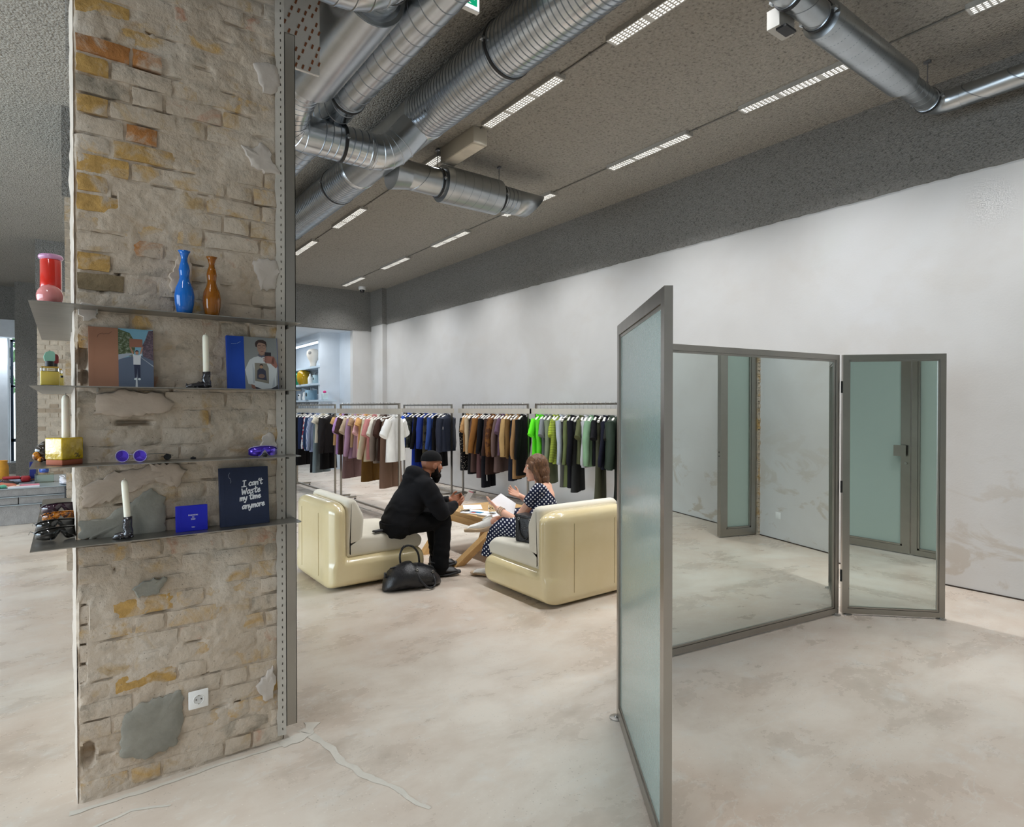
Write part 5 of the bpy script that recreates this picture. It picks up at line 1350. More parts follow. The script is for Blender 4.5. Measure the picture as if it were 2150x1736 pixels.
stroke(b4, 'signature', plain('signature_grey', rgb(150, 156, 168), .6), [[(-.060, .236), (-.066, .226), (-.064, .214), (-.058, .209)], [(-.058, .206), (-.056, .198), (-.058, .19)]], .0014, 1)
# sunglasses
def lens_mat(name, c, rough=.04, metal=.65): return plain(name, c, rough, metal, var=.2, vs=6, coat=.8)
M_viol = lens_mat('violet_mirror_lens', rgb(92, 60, 226), .05, .8); M_frame_c = plain('clear_frame', rgb(150, 142, 186), .2, var=.03)
M_blk = plain('black_acetate', rgb(16, 16, 17), .12, coat=.6); M_dlens = lens_mat('dark_lens', rgb(10, 10, 9), .08, 0); M_plens = lens_mat('plum_lens', rgb(52, 20, 40), .08, 0)
M_tort = NT('tortoise_acetate'); _v = M_tort.coord('obj'); M_tort.col(M_tort.ramp(M_tort.noise(_v, 60, 3, .6, 1), [(.4, rgb(60, 26, 10)), (.55, rgb(206, 120, 20)), (.7, rgb(226, 160, 40))])); M_tort.set(rough=.1, coat=.6); M_tort = M_tort.m
t = thing('sunglasses', 'round sunglasses with violet mirror lenses on the third pillar shelf', 'sunglasses', (.212, 2.865, SH[2]), R(-22))
for s in (-1, 1):
    mb = MB(); mb.lathe([(0, -.001), (.0215, -.001), (.0225, .001), (0, .003)], 26, (s * .032, 0, .0265), rotm('X', 90)); mb.obj('lens', M_viol, t, 60)
    mb = MB(); mb.tube([(s * .032 + .0238 * math.cos(a), -.001, .0265 + .0238 * math.sin(a)) for a in [2 * PI * k / 28 for k in range(29)]], .0022, 8); mb.obj('rim', M_frame_c, t, 180)
mb = MB(); mb.tube([(-.010, 0, .030), (-.004, -.002, .034), (.004, -.002, .034), (.010, 0, .030)], .0013, 8); mb.obj('bridge', M_frame_c, t, 180)
for s in (-1, 1):
    mb = MB(); mb.tube([(s * .057, .0, .033), (s * .060, .004, .034), (s * .060 + (.045 if s > 0 else .02), .075, .030), (s * .060 + (.06 if s > 0 else .03), .115, .018)], .0016, 8); mb.obj('temple', M_foot, t, 180)
t = thing('security_tag', 'small black security tag clipped to the violet round sunglasses', 'tag', (.345, 2.915, SH[2]), R(10))
mb = MB(); mb.lathe([(0, -.006), (.013, -.006), (.013, .006), (0, .006)], 16, (0, 0, .014), rotm('X', 80)); mb.obj('disc', M_rubber, t, 40); mb = MB(); mb.tube([(-.01, 0, .012), (-.02, -.004, .018), (-.028, -.006, .014)], .001, 6); mb.obj('wire', M_rubber, t)
t = thing('shelf_clip', 'tiny black clip lying on the third pillar shelf', 'clip', (.440, 2.90, SH[2]), R(4)); mb = MB(); mb.rbox((0, 0, .004), (.020, .012, .008), .002, 2); mb.rbox((0, .003, .009), (.008, .005, .004), .001, 1); mb.obj('body', M_rubber, t, 40)
def shield(name, label, loc, rotz, lens, frame, w_=.132, h_=.042, notch=True, tilt=0, temples=True):
    """wrap-around glasses: curved shield lens, frame line, nose notch and two temples"""
    t = thing(name, label, 'sunglasses', loc, rotz); n = 22
    def pt(u, v): a = u * .95; return (math.sin(a) * w_ / 2 / math.sin(.95), (1 - math.cos(a)) * w_ * .42, v)
    mb = MB(); up_, lo_ = [], []
    for i in range(n + 1):
        u = -1 + 2 * i / n; top = h_ * (1 - .22 * u * u - .10 * max(0, abs(u) - .85) * 6); bot = .003 + h_ * (.16 * u ** 4 if True else 0)
        if notch: bot += h_ * .56 * math.exp(-(u / .155) ** 2)
        up_.append((u, top)); lo_.append((u, bot))
    b = 0
    for (u, v) in up_: mb.addv(pt(u, v))
    for (u, v) in lo_: mb.addv(pt(u, v))
    for i in range(n): mb.quad(i, i + 1, n + 2 + i, n + 1 + i)
    o = mb.obj('lens', lens, t, 180); md = o.modifiers.new('thick', 'SOLIDIFY'); md.thickness = .0018
    mb = MB(); mb.tube([pt(u, v) for (u, v) in up_], .0022, 8); mb.obj('brow_frame', frame, t, 180)
    if notch:
        mb = MB(); mb.tube([pt(u, v) for (u, v) in lo_[7:16]], .0017, 8); mb.obj('nose_frame', frame, t, 180)
    if temples:
        for s in (-1, 1):
            mb = MB(); e = pt(s, h_ * .62); mb.tube([e, (e[0] * 1.0, e[1] + .03, e[2]), (e[0] * .96, e[1] + .085, e[2] - .004), (e[0] * .93, e[1] + .12, e[2] - .02)], [.003, .0026, .0022, .003], 8, flat=.5, up=(1, 0, 0)); mb.obj('temple', frame, t, 180)
    return t
shield('sunglasses', 'single-lens violet mirror shield sunglasses at the right end of the third shelf', (.722, 2.852, SH[2]), R(6), M_viol, M_frame_c, .128, .050, temples=False)
t = thing('security_tag', 'black security tag in front of the violet shield sunglasses', 'tag', (.722, 2.846, SH[2]), 0); mb = MB(); mb.ball((0, 0, .010), (.011, .009, .010), 12, 8); mb.obj('bead', M_rubber, t, 180); mb = MB(); mb.lathe([(0, 0), (.009, 0), (.009, .003), (0, .003)], 12); mb.obj('foot', M_rubber, t, 40)
shield('sunglasses', 'black wrap sunglasses nearest the front of the lowest shelf wing', (-.020, 2.985, SH[3]), R(14), M_dlens, M_blk, .150, .052)
shield('sunglasses', 'black wrap sunglasses second from the front of the lowest shelf wing', (-.030, 3.20, SH[3]), R(10), M_dlens, M_blk, .140, .052)
shield('sunglasses', 'amber tortoiseshell sunglasses on the lowest shelf wing', (-.020, 3.48, SH[3]), R(8), M_tort, M_tort, .135, .045)
shield('sunglasses', 'plum-tinted sunglasses farthest back on the lowest shelf wing', (-.020, 3.72, SH[3]), R(8), M_plens, M_blk, .150, .055)
# yellow glazed cube candle holder
M_yel = plain('yellow_glaze', rgb(206, 172, 8), .15, var=.22, vs=20, bump=.8, bs=24, bd=.012, coat=.9); M_terra = plain('terracotta', rgb(166, 92, 64), .8, var=.08)
t = thing('candle_holder', 'yellow glazed cube candle holder with terracotta base on the third shelf', 'candle holder', (-.005, 2.925, SH[2]), R(38))
mb = MB(); mb.rbox((0, 0, .063), (.088, .088, .086), .006, 3); mb.obj('glazed_cube', M_yel, t, 40)
mb = MB(); mb.rbox((0, 0, .0115), (.084, .084, .023), .004, 2); mb.obj('bare_base', M_terra, t, 40)
t2 = stroke(t, 'maker_mark', M_rubber, [[(.006, .040), (.012, .046), (.016, .040), (.022, .045)], [(.010, .030), (.018, .034), (.024, .028), (.028, .036)], [(.014, .036), (.022, .038)]], .0022, 0); t2.location = (0, -.0440, 0)
c = thing('candle', 'thick white candle standing in the yellow cube holder', 'candle', (.0, 2.93, SH[2] + .104)); mb = MB(); mb.lathe([(0, 0), (.0135, 0), (.0132, .15), (.010, .162), (.003, .168), (0, .168)], 22); mb.obj('wax', M_wax, c, 50); mb = MB(); mb.tube([(0, 0, .166), (.001, 0, .174)], .001, 6); mb.obj('wick', M_rubber, c)
M_dgl = plain('dark_amber_glass', rgb(40, 30, 20), .06, var=.4, vs=12, coat=.8)
t = thing('glass_object', 'dark amber blown glass object behind the yellow cube holder', 'ornament', (-.070, 3.12, SH[2]), R(20))
mb = MB(); mb.ball((0, 0, .046), (.034, .034, .030), 18, 12); mb.ball((.004, 0, .024), (.030, .030, .023), 18, 12); mb.ball((.008, 0, .070), (.024, .024, .016), 16, 10); mb.obj('body', M_dgl, t, 180)
mb = MB(); mb.ball((-.032, -.012, .026), (.014, .012, .018), 12, 8); mb.ball((-.02, -.02, .012), (.012, .01, .011), 12, 8); mb.obj('amber_lobes', M_tort, t, 180)['kind'] = 'stuff'

# ================================================================== concrete display steps at far left
M_blockc = plain('aerated_concrete', rgb(152, 150, 148), .9, kind='pos', var=.10, vs=14, bump=.6, bs=60, bd=.01)
M_sheet = plain('pale_steel_sheet', rgb(176, 190, 198), .3, .5, kind='pos', var=.04)
st = thing('display_steps', 'low display plinth of grey concrete blocks with thin steel sheets between', 'plinth', (-.9, 10.53, 0))
for (z0, z1, cuts) in ((.0, .262, (-3.0, -1.6, .16, .62, 1.05)), (.274, .372, (-3.0, -1.9, -.26, .38, 1.05)), (.386, .486, (-3.0, -1.2, .17, 1.05))):
    for i in range(len(cuts) - 1):
        mb = MB(); mb.rbox(((cuts[i] + cuts[i + 1]) / 2, .9, (z0 + z1) / 2), (cuts[i + 1] - cuts[i] - .008, 1.8, z1 - z0), .006, 1); mb.obj('block', M_blockc, st, 40)
for z in (.262, .372, .486):
    mb = MB(); mb.box2((-3.0, -.03, z + .001), (1.05, 1.8, z + .011)); mb.obj('steel_sheet', M_sheet, st)
M_glassg = NT('greenish_glass'); M_glassg.col((.88, .97, .93, 1)); M_glassg.set(trans=1.0, rough=.0, ior=1.2); M_glassg = M_glassg.m
PZ = .497
def shoe(label, loc, rotz, upper, sole, accent=None, L=.29, name='shoe'):
    """one shoe: profiled sole, lofted upper with an ankle opening, laces; toe toward -x"""
    t = thing(name, label, 'shoe', loc, rotz)
    mb = MB(); rows = []
    for i in range(11):
        u = i / 10; x = -L / 2 + L * u; wv = .030 + .014 * math.sin(u * 2.6 + .6) - (.012 if u in (0, 1) else 0); hz = .024 + .012 * u + .006 * math.sin(u * 9); toe_ = .014 * (1 - u) ** 3 + (.010 if u == 1 else 0)
        rows.append([(x, wv * math.cos(a) * (1 if abs(math.cos(a)) > .1 else 1), toe_ + hz * (.5 + .5 * math.sin(a))) for a in [2 * PI * k / 12 for k in range(12)]])
    mb.rings(rows); mb.obj('sole', sole, t, 50)
    mb = MB(); rows = []
    for i in range(12):
        u = i / 11; x = -L / 2 + .008 + (L - .02) * u; top = (.052 + .038 * u) if u < .5 else (.071 + .040 * (u - .5) * 1.6); top -= .030 * max(0, .16 - u) / .16
        wv = (.034 + .008 * math.sin(u * 2.6 + .4)) * (1 if .05 < u < .95 else .7)
        rows.append([(x, wv * math.cos(a) * (1 - .35 * max(0, math.sin(a))), .020 + (top - .020) * (.5 + .5 * math.sin(a))) for a in [2 * PI * k / 14 for k in range(14)]])
    mb.rings(rows); mb.obj('upper', upper, t, 60)
    mb = MB(); mb.tube([(L * .30 + .045 * math.cos(a), .027 * math.sin(a), .100 + .012 * math.cos(a)) for a in [2 * PI * k / 18 for k in range(19)]], .006, 8); mb.obj('ankle_collar', accent or upper, t, 180)
    mb = MB()
    for k in range(4): mb.tube([(-.05 + .024 * k, -.020, .049 + .0055 * k), (-.05 + .024 * k, 0, .0625 + .0050 * k), (-.05 + .024 * k, .020, .049 + .0055 * k)], .0026, 6)
    mb.obj('laces', accent or sole, t, 180)['kind'] = 'stuff'
    return t
def cp(*c): return plain('cp_%d_%d_%d' % c, rgb(*c), .6, var=.08, vs=12)
shoe('orange and blue running shoe with cream sole on the concrete plinth', (-.66, 10.62, PZ), R(170), cp(186, 108, 84), cp(226, 212, 188), cp(70, 104, 150), .31)
shoe('black sneaker with a white flash on the concrete plinth', (-.70, 10.92, PZ + .0), R(176), cp(22, 22, 24), cp(28, 28, 30), cp(200, 208, 216), .33)
shoe('maroon sneaker behind the black one on the concrete plinth', (-.76, 11.2, PZ), R(174), cp(76, 44, 44), cp(50, 40, 40), cp(60, 36, 36), .30)
shoe('white shoe at the right end of the concrete plinth by the pillar', (-.03, 10.72, PZ), R(100), cp(230, 230, 236), cp(222, 222, 228), cp(240, 240, 244), .28)
t = flat('booklet', 'flat pink and white booklet on the plinth edge', 'book', -.47, 10.66, PZ, .34, .22, .022, 4, cp(226, 140, 158))
t = thing('rolled_towel', 'rolled mint green cloth beside the pink booklet', 'towel', (-.655, 10.60, PZ), R(38)); mb = MB(); mb.tube([(-.08, 0, .024), (-.03, 0, .026), (.06, 0, .024)], [.022, .025, .022], 14); mb.obj('roll', cp(112, 206, 176), t, 60); mb = MB(); mb.tube([(-.14, 0, .018), (-.085, 0, .022)], [.012, .02], 12); mb.obj('dark_end', cp(52, 60, 84), t, 60)
t = thing('folded_knit', 'folded red and pale blue knitwear on the plinth', 'clothing', (-.58, 11.35, PZ), R(4))
mb = MB(); mb.rbox((-.06, 0, .03), (.22, .2, .05), .02, 3); mb.obj('pale_fold', cp(176, 186, 206), t, 60); mb = MB(); mb.rbox((.10, 0, .045), (.12, .2, .08), .03, 3); mb.obj('red_fold', cp(150, 20, 30), t, 60); mb = MB(); mb.rbox((-.06, 0, .072), (.20, .2, .03), .014, 3); mb.obj('red_cuff', cp(158, 26, 36), t, 60)
t = thing('glass_box', 'clear glass cube on the plinth', 'box', (-.255, 11.15, PZ))
for (a, b) in (((-.11, -.11, 0), (.11, -.105, .13)), ((-.11, .105, 0), (.11, .11, .13)), ((-.11, -.104, 0), (-.105, .104, .13)), ((.105, -.104, 0), (.11, .104, .13)), ((-.11, -.11, .1305), (.11, .11, .1355))):
    mb = MB(); mb.box2(a, b); mb.obj('pane', M_glassg, t)
t2 = thing('vase', 'small blue patterned vessel standing on the glass cube', 'vase', (-.26, 11.15, PZ + .1365)); mb = MB(); mb.lathe([(0, 0), (.05, 0), (.06, .03), (.055, .07), (.035, .10), (.03, .16), (.026, .16), (.03, .1), (0, .09)], 22); mb.obj('body', plain('blue_white_glaze', rgb(70, 100, 178), .3, var=.6, vs=30), t2, 50); mb = MB(); mb.lathe([(0, 0), (.052, 0), (.052, .012), (0, .012)], 20); mb.obj('foot', cp(196, 150, 118), t2, 40)
t = thing('box', 'upright navy blue box behind the glass cube', 'box', (-.40, 11.5, PZ)); mb = MB(); mb.rbox((0, 0, .14), (.075, .06, .28), .004, 1); mb.obj('carton', cp(28, 40, 116), t, 40); mb = MB(); mb.box2((-.0376, -.0305, .01), (.0376, -.030, .03)); mb.obj('label', cp(120, 90, 70), t)
t = thing('box', 'tall black box on the plinth in front of the window', 'box', (-1.12, 12.0, PZ)); mb = MB(); mb.rbox((0, 0, .21), (.25, .12, .42), .006, 1); mb.obj('carton', cp(22, 26, 34), t, 40); mb = MB(); mb.box2((-.125, -.062, .36), (.125, -.0605, .368)); mb.obj('lid_line', cp(50, 54, 62), t)
t = thing('jug', 'mustard yellow ceramic jug with a round handle in front of the window', 'jug', (-.80, 11.9, PZ)); mb = MB(); mb.lathe([(0, 0), (.09, 0), (.105, .04), (.10, .20), (.085, .25), (.09, .29), (.078, .29), (.075, .24), (0, .2)], 24); mb.obj('body', cp(226, 160, 54), t, 50); mb = MB(); mb.tube([(-.085, 0, .26), (-.15, 0, .25), (-.18, 0, .18), (-.16, 0, .11), (-.095, 0, .07)], .022, 12); mb.obj('handle', cp(226, 160, 54), t, 180)
t = thing('ornament', 'dark sculpted ornament left of the yellow jug', 'ornament', (-1.06, 11.5, PZ)); mb = MB(); mb.ball((0, 0, .04), (.06, .05, .04), 14, 10); mb.ball((.03, 0, .09), (.035, .03, .035), 12, 8); mb.tube([(-.03, 0, .07), (-.05, 0, .13), (-.02, 0, .15)], .012, 8); mb.obj('body', cp(64, 56, 56), t, 60); mb = MB(); mb.ball((.03, -.02, .10), (.012, .012, .012), 8, 6); mb.obj('knob', cp(150, 120, 100), t, 180)
t = thing('speaker', 'small black tower at the right end of the plinth by the pillar', 'speaker', (.045, 10.45, 0)); mb = MB(); mb.rbox((0, 0, .245), (.13, .10, .49), .01, 2); mb.obj('cabinet', M_rubber, t, 40); mb = MB(); mb.lathe([(0, 0), (.04, 0), (.04, .004), (0, .002)], 18, (0, -.05, .36), rotm('X', 90)); mb.obj('cone', M_blk, t, 40)

# ================================================================== shelves in the back room
bs = [2.665, 2.222, 1.795]
for i, z in enumerate(bs):
    t = thing('back_room_shelf', ['upper', 'middle', 'lower'][i] + ' pale blue metal shelf in the bright back room', 'shelf', (5.34, 17.2, z))
    y0 = -2.0 if i < 2 else -2.36
    mb = MB(); mb.box2((-.17, y0, -.05), (.16, 2.2, 0)); mb.obj('board', plain('pale_blue_shelf', rgb(196, 212, 224), .4, var=.03), t)
    for k in range(5):
        mb = MB(); y = -1.75 + k * .75; mb.prism([(-.14, -.05), (.16, -.05), (.16, -.16)], -.012, .012, lambda u, v, w_: (u, y + w_, v)); mb.obj('bracket', plain('shelf_bracket_grey', rgb(150, 154, 158), .5), t)
bx = 5.27
t = thing('sculpture', 'white bulbous sculpture with a hole on the upper back room shelf', 'sculpture', (bx, 15.95, bs[0]))
mb = MB(); mb.lathe([(0, 0), (.085, 0), (.075, .06), (.09, .14), (.14, .22), (.17, .32), (.16, .41), (.10, .47), (0, .49)], 26); mb.obj('body', plain('matt_white_ceramic', rgb(236, 228, 216), .6, var=.02), t, 180); mb = MB(); mb.ball((-.11, -.09, .36), (.055, .05, .05), 14, 10); mb.obj('hole', cp(176, 172, 168), t, 180)
def bottle(name, label, y, z, prof, m, cat='bottle', extra=None):
    t = thing(name, label, cat, (bx, y, z)); mb = MB(); mb.lathe(prof, 20); mb.obj('body', m, t, 50)
    mb = MB(); r_ = prof[-2][0]; h_ = prof[-1][1]; mb.lathe([(0, h_), (r_ * .7, h_), (r_ * .7, h_ + .02), (0, h_ + .02)], 12); mb.obj('cap', extra or m, t, 40); return t
bottle('vase', 'ribbed yellow glass vase on the middle back room shelf', 16.75, bs[1], [(0, 0), (.12, 0), (.17, .08), (.19, .2), (.16, .34), (.12, .38), (0, .38)], colour_glass('yellow_glass', rgb(226, 178, 20), .05, .4), 'vase')
bottle('vase', 'green glass vase beside the yellow one in the back room', 17.25, bs[1], [(0, 0), (.10, 0), (.13, .1), (.12, .3), (.08, .34), (0, .34)], colour_glass('green_glass', rgb(40, 170, 120), .05, .4), 'vase')
bottle('bottle', 'white bottle with a black wick on the middle back room shelf', 16.2, bs[1], [(0, 0), (.06, 0), (.065, .16), (.03, .22), (.022, .27), (0, .28)], cp(236, 236, 232), 'bottle', M_rubber)
def lantern(label, y, z, w_, h_, m):
    t = thing('lantern', label, 'lantern', (bx, y, z)); mb = MB(); mb.rbox((0, 0, h_ / 2), (w_, w_, h_), .008, 2); mb.obj('body', m, t, 40)
    mb = MB(); mb.tube([(0, -w_ * .35, h_), (0, -w_ * .35, h_ * 1.25), (0, w_ * .35, h_ * 1.25), (0, w_ * .35, h_)], .008, 8); mb.obj('handle', M_rubber, t, 60)
    mb = MB(); mb.lathe([(0, 0), (w_ * .22, 0), (w_ * .22, .006), (0, .003)], 16, (-w_ / 2, 0, h_ * .55), rotm('Y', -90)); mb.obj('dial', M_dark, t, 40)
lantern('pale blue lantern-like radio on the middle back room shelf', 15.72, bs[1], .15, .22, cp(170, 196, 204))
lantern('blue and black boxy speaker on the lower back room shelf', 16.15, bs[2], .24, .26, cp(150, 184, 204))
bottle('cup', 'blue cup at the near end of the middle back room shelf', 15.36, bs[1], [(0, 0), (.05, 0), (.06, .11), (.055, .12), (0, .12)], cp(60, 70, 170), 'cup')
bottle('vase', 'small white vase on the lower back room shelf', 16.65, bs[2], [(0, 0), (.06, 0), (.075, .06), (.05, .13), (.06, .19), (0, .2)], cp(238, 238, 236), 'vase')
t = thing('handbag', 'small grey handbag with a tall loop handle on the lower back room shelf', 'handbag', (bx, 15.5, bs[2])); mb = MB(); mb.rbox((0, 0, .075), (.08, .18, .15), .03, 3); mb.obj('bag', cp(96, 112, 128), t, 60); mb = MB(); mb.tube([(0, -.06, .13), (0, -.05, .28), (0, 0, .33), (0, .05, .28), (0, .06, .13)], .012, 8); mb.obj('strap', cp(40, 44, 52), t, 180)
t = thing('gift_box', 'pale box with a pink ribbon at the near end of the lower back room shelf', 'box', (bx - .03, 15.0, bs[2])); mb = MB(); mb.rbox((0, 0, .08), (.12, .14, .16), .006, 1); mb.obj('carton', cp(196, 214, 218), t, 40); mb = MB(); mb.ball((0, 0, .19), (.04, .05, .035), 12, 8); mb.obj('ribbon', cp(206, 40, 120), t, 180)
t = thing('bag', 'black and white trinket at the far left of the lower back room shelf', 'ornament', (bx, 17.1, bs[2])); mb = MB(); mb.rbox((0, 0, .09), (.07, .12, .18), .02, 2); mb.obj('body', cp(220, 220, 220), t, 50); mb = MB(); mb.box2((-.037, -.05, .12), (-.035, .05, .16)); mb.obj('band', M_rubber, t)
# ================================================================== people
def loft(mb, path, ry, rt, axis, seg=20):
    """elliptic loft: axis = sideways direction; ry half width, rt half thickness"""
    P = [Vector(p) for p in path]; A = Vector(axis).normalized(); rr = []
    for i, p in enumerate(P):
        T = (P[min(i + 1, len(P) - 1)] - P[max(i - 1, 0)]).normalized(); N = T.cross(A).normalized()
        rr.append([p + A * ry[i] * math.cos(2 * PI * j / seg) + N * rt[i] * math.sin(2 * PI * j / seg) for j in range(seg)])
    mb.rings(rr)
def chain(mb, pts, rad, seg=12):
    for i in range(len(pts) - 1): mb.capsule(pts[i], pts[i + 1], rad[i], rad[i + 1], seg)
def hand(mb, wrist, fwd, up, side, curl=.5, spread=.1, s=1.0, thumb=1):
    """palm, four unequal bent fingers and a thumb from the side of the palm; fwd = towards the fingers, up = back of the hand, side = thumb side"""
    w_ = Vector(wrist); f = Vector(fwd).normalized(); n = Vector(up); n = (n - f * n.dot(f)).normalized(); d = Vector(side); d = (d - f * d.dot(f) - n * d.dot(n)).normalized()
    for q in (-1.5, -.5, .5, 1.5):
        mb.capsule(w_ + d * q * .010 * s, w_ + f * .082 * s + d * q * .0185 * s, .013 * s, .0115 * s, 10)
    for q, ln in ((1.5, .068), (.5, .078), (-.5, .072), (-1.5, .056)):
        p = w_ + f * .082 * s + d * q * .0195 * s; a = 0
        dirv = (f + d * q * spread * .5).normalized()
        for k, (fr_, r0, r1) in enumerate(((.44, .0100, .0092), (.32, .0092, .0086), (.24, .0086, .0074))):
            a += curl * (.6, .8, .6)[k]
            v = dirv * math.cos(a) - n * math.sin(a); e = p + v * ln * fr_ * s; mb.capsule(p, e, r0 * s, r1 * s, 8); p = e
    p = w_ + f * .028 * s + d * .022 * s; v = (f * .62 + d * .72 - n * .25 * thumb).normalized(); e = p + v * .046 * s; mb.capsule(p, e, .0125 * s, .0105 * s, 8)
    v2 = (f * .92 + d * .22 - n * .40 * thumb).normalized(); mb.capsule(e, e + v2 * .032 * s, .0105 * s, .0088 * s, 8)
def head_frame(center, fwd, tilt=0, roll=0):
    f = Vector(fwd).normalized(); yaw = math.atan2(f.y, f.x)
    return Matrix.Translation(center) @ Matrix.Rotation(yaw, 4, 'Z') @ Matrix.Rotation(tilt, 4, 'Y') @ Matrix.Rotation(roll, 4, 'X')
def head_shells(mb, M, female=False):
    """skull, jaw, chin, cheeks, brow, nose, lips and ears in head space (x forward, z up)"""
    k = .95 if female else 1.0; R3 = M.to_3x3()
    def B(c, r, seg=18, rng=12): mb.ball(M @ Vector([a * k for a in c]), [a * k for a in r], seg, rng, R3)
    def Cp(a, b, ra, rb): mb.capsule(M @ Vector([x * k for x in a]), M @ Vector([x * k for x in b]), ra * k, rb * k, 10)
    B((-.010, 0, .025), (.098, .077, .098)); B((.030, 0, -.030), (.064, .062, .082)); B((.034, 0, -.066), (.054, .050, .050)); B((.068, 0, -.100), (.023, .025, .020))
    for s in (-1, 1):
        B((.058, s * .040, -.022), (.030, .024, .030)); B((.0, s * .078, -.008), (.020, .009, .031)); B((.006, s * .081, -.026), (.010, .007, .012))
        Cp((.084, s * .012, .036), (.070, s * .048, .034), .011, .010)
        B((.098, s * .010, -.024), (.011, .009, .009))
    Cp((.088, 0, .022), (.106, 0, -.018), .0085, .0125); B((.108, 0, -.021), (.012, .011, .010))
    Cp((.090, -.016, -.055), (.090, .016, -.055), .0085, .0085); Cp((.087, -.014, -.066), (.087, .014, -.066), .009, .009)
def eyes(parent, M, mats, female=False):
    k = .95 if female else 1.0
    for s in (-1, 1):
        mb = MB(); c = M @ Vector((.0690 * k, s * .031 * k, .012 * k)); mb.ball(c, .0125 * k, 14, 10); o = mb.obj('eye', mats[0], parent, 180); o.location = -parent.location
        mb = MB(); c2 = M @ Vector((.0775 * k, s * .0305 * k, .0115 * k)); mb.ball(c2, .0056 * k, 10, 8); i = mb.obj('iris', mats[1], o, 180)
        mb = MB(); mb.tube([M @ Vector((.0785 * k, s * (.017 + .0075 * j) * k, (.022 + .004 * math.sin(j * .9)) * k)) for j in range(4)], [.0022, .003, .003, .002], 6); b = mb.obj('eyelid', mats[2], o, 180)
        mb = MB(); mb.tube([M @ Vector(((.0935 - .004 * j) * k, s * (.014 + .010 * j) * k, (.040 + .004 * math.sin(j * 1.0)) * k)) for j in range(4)], [.003, .0042, .004, .002], 6); b = mb.obj('eyebrow', mats[3], parent, 180); b.location = -parent.location
def skin_mat(name, c):
    t = NT(name); v = t.coord('obj'); n = t.noise(v, 14, 4)
    t.col(t.ramp(n, [(.3, tuple(x * .9 for x in c[:3]) + (1,)), (.7, tuple(min(1, x * 1.06) for x in c[:3]) + (1,))])); t.set(rough=.5, sss=.08, spec=.35); t.bump(t.noise(v, 260, 2), .06, .001); return t.m
M_skin1 = skin_mat('brown_skin', rgb(168, 112, 84)); M_skin2 = skin_mat('fair_skin', rgb(230, 178, 152))
M_eyew = plain('eye_white', rgb(232, 228, 222), .2); M_iris = plain('dark_iris', rgb(40, 26, 18), .1); M_beard = fabric('black_beard', rgb(26, 22, 21), 300, .3, .9, .6, 0)
M_hood = fabric('black_fleece', rgb(20, 20, 23), 300, .15, sheen=.02); M_pants = fabric('black_twill', rgb(16, 16, 18), 400, .12, sheen=0); M_knit = fabric('black_rib_knit', rgb(22, 22, 23), 160, .15, sheen=.02)
M_shoeb = plain('black_leather_shoe', rgb(22, 22, 23), .4, var=.1); M_soleb = plain('black_rubber_sole', rgb(26, 26, 27), .6)
def folds(amp, sc_=9):
    return lambda c: amp * fbm(c.x, c.y, c.z, sc_, 3) + amp * .5 * math.sin(c.z * 70 + 6 * fbm(c.x, c.y, c.z, 5, 2))
def worn_shoe(person, name, rot, loc, *a, **k):
    s = shoe('', loc, 0, *a, **k)
    for key in ('label', 'category', 'group'):
        if key in s: del s[key]
    s.name = name; s.parent = person; s.location = Vector(loc) - person.location; s.rotation_euler = rot; return s
# ------------------------------------------------------------------ the man
man = thing('person', 'bearded person in black hoodie and beanie leaning forward on the left chair', 'person', (2.62, 5.12, 0))
HM = head_frame((2.820, 5.10, 1.035), (1, -.06, 0), R(9))
body = MB()
head_shells(body, HM)
chain(body, [(2.70, 5.11, .88), (2.765, 5.105, .965)], [.062, .058])
loft(body, [(2.47, 5.13, .47), (2.53, 5.13, .58), (2.61, 5.12, .72), (2.68, 5.12, .84), (2.71, 5.115, .90)], [.15, .14, .15, .17, .10], [.10, .10, .10, .09, .06], (0, 1, 0))
nS, nE, nW = (2.675, 4.945, .855), (2.800, 4.880, .612), (2.995, 4.955, .655)
fS, fE, fW = (2.715, 5.300, .850), (2.930, 5.350, .590), (3.060, 5.180, .668)
chain(body, [nS, nE, nW], [.050, .040, .026]); chain(body, [fS, fE, fW], [.050, .040, .026])
hand(body, nW, (1, .25, .10), (.1, -.6, -.55), (-.1, -.35, .8), .75, .05)
hand(body, fW, (1, -.42, .16), (.1, .75, -.4), (0, .3, .9), .75, .05)
nH, nK, nA = (2.46, 5.03, .505), (2.865, 4.965, .520), (2.815, 4.935, .09)
fH, fK, fA = (2.47, 5.23, .505), (2.905, 5.265, .515), (2.955, 5.215, .09)
chain(body, [nH, nK, nA], [.075, .055, .04]); chain(body, [fH, fK, fA], [.075, .055, .04])
for (a, tx, ty) in ((nA, .13, -.03), (fA, .13, -.03)): chain(body, [a, (a[0] + .01, a[1], .045), (a[0] + tx, a[1] + ty, .030)], [.036, .024, .014])
fuse(body, 'body', M_skin1, man, .0052, 3)
eyes(man, HM, (M_eyew, M_iris, M_skin1, M_beard))
hd = MB()
loft(hd, [(2.455, 5.13, .435), (2.475, 5.13, .50), (2.525, 5.13, .60), (2.600, 5.12, .72), (2.665, 5.12, .83), (2.705, 5.115, .905), (2.735, 5.11, .955)], [.185, .205, .205, .205, .205, .165, .085], [.125, .150, .150, .145, .132, .105, .075], (0, 1, 0), 28)
hd.ball((2.655, 5.115, .955), (.105, .125, .075), 20, 12, rotm('Y', 28)); hd.ball((2.61, 5.115, .915), (.085, .105, .075), 18, 12); hd.ball((2.72, 5.115, .945), (.075, .10, .05), 18, 12)
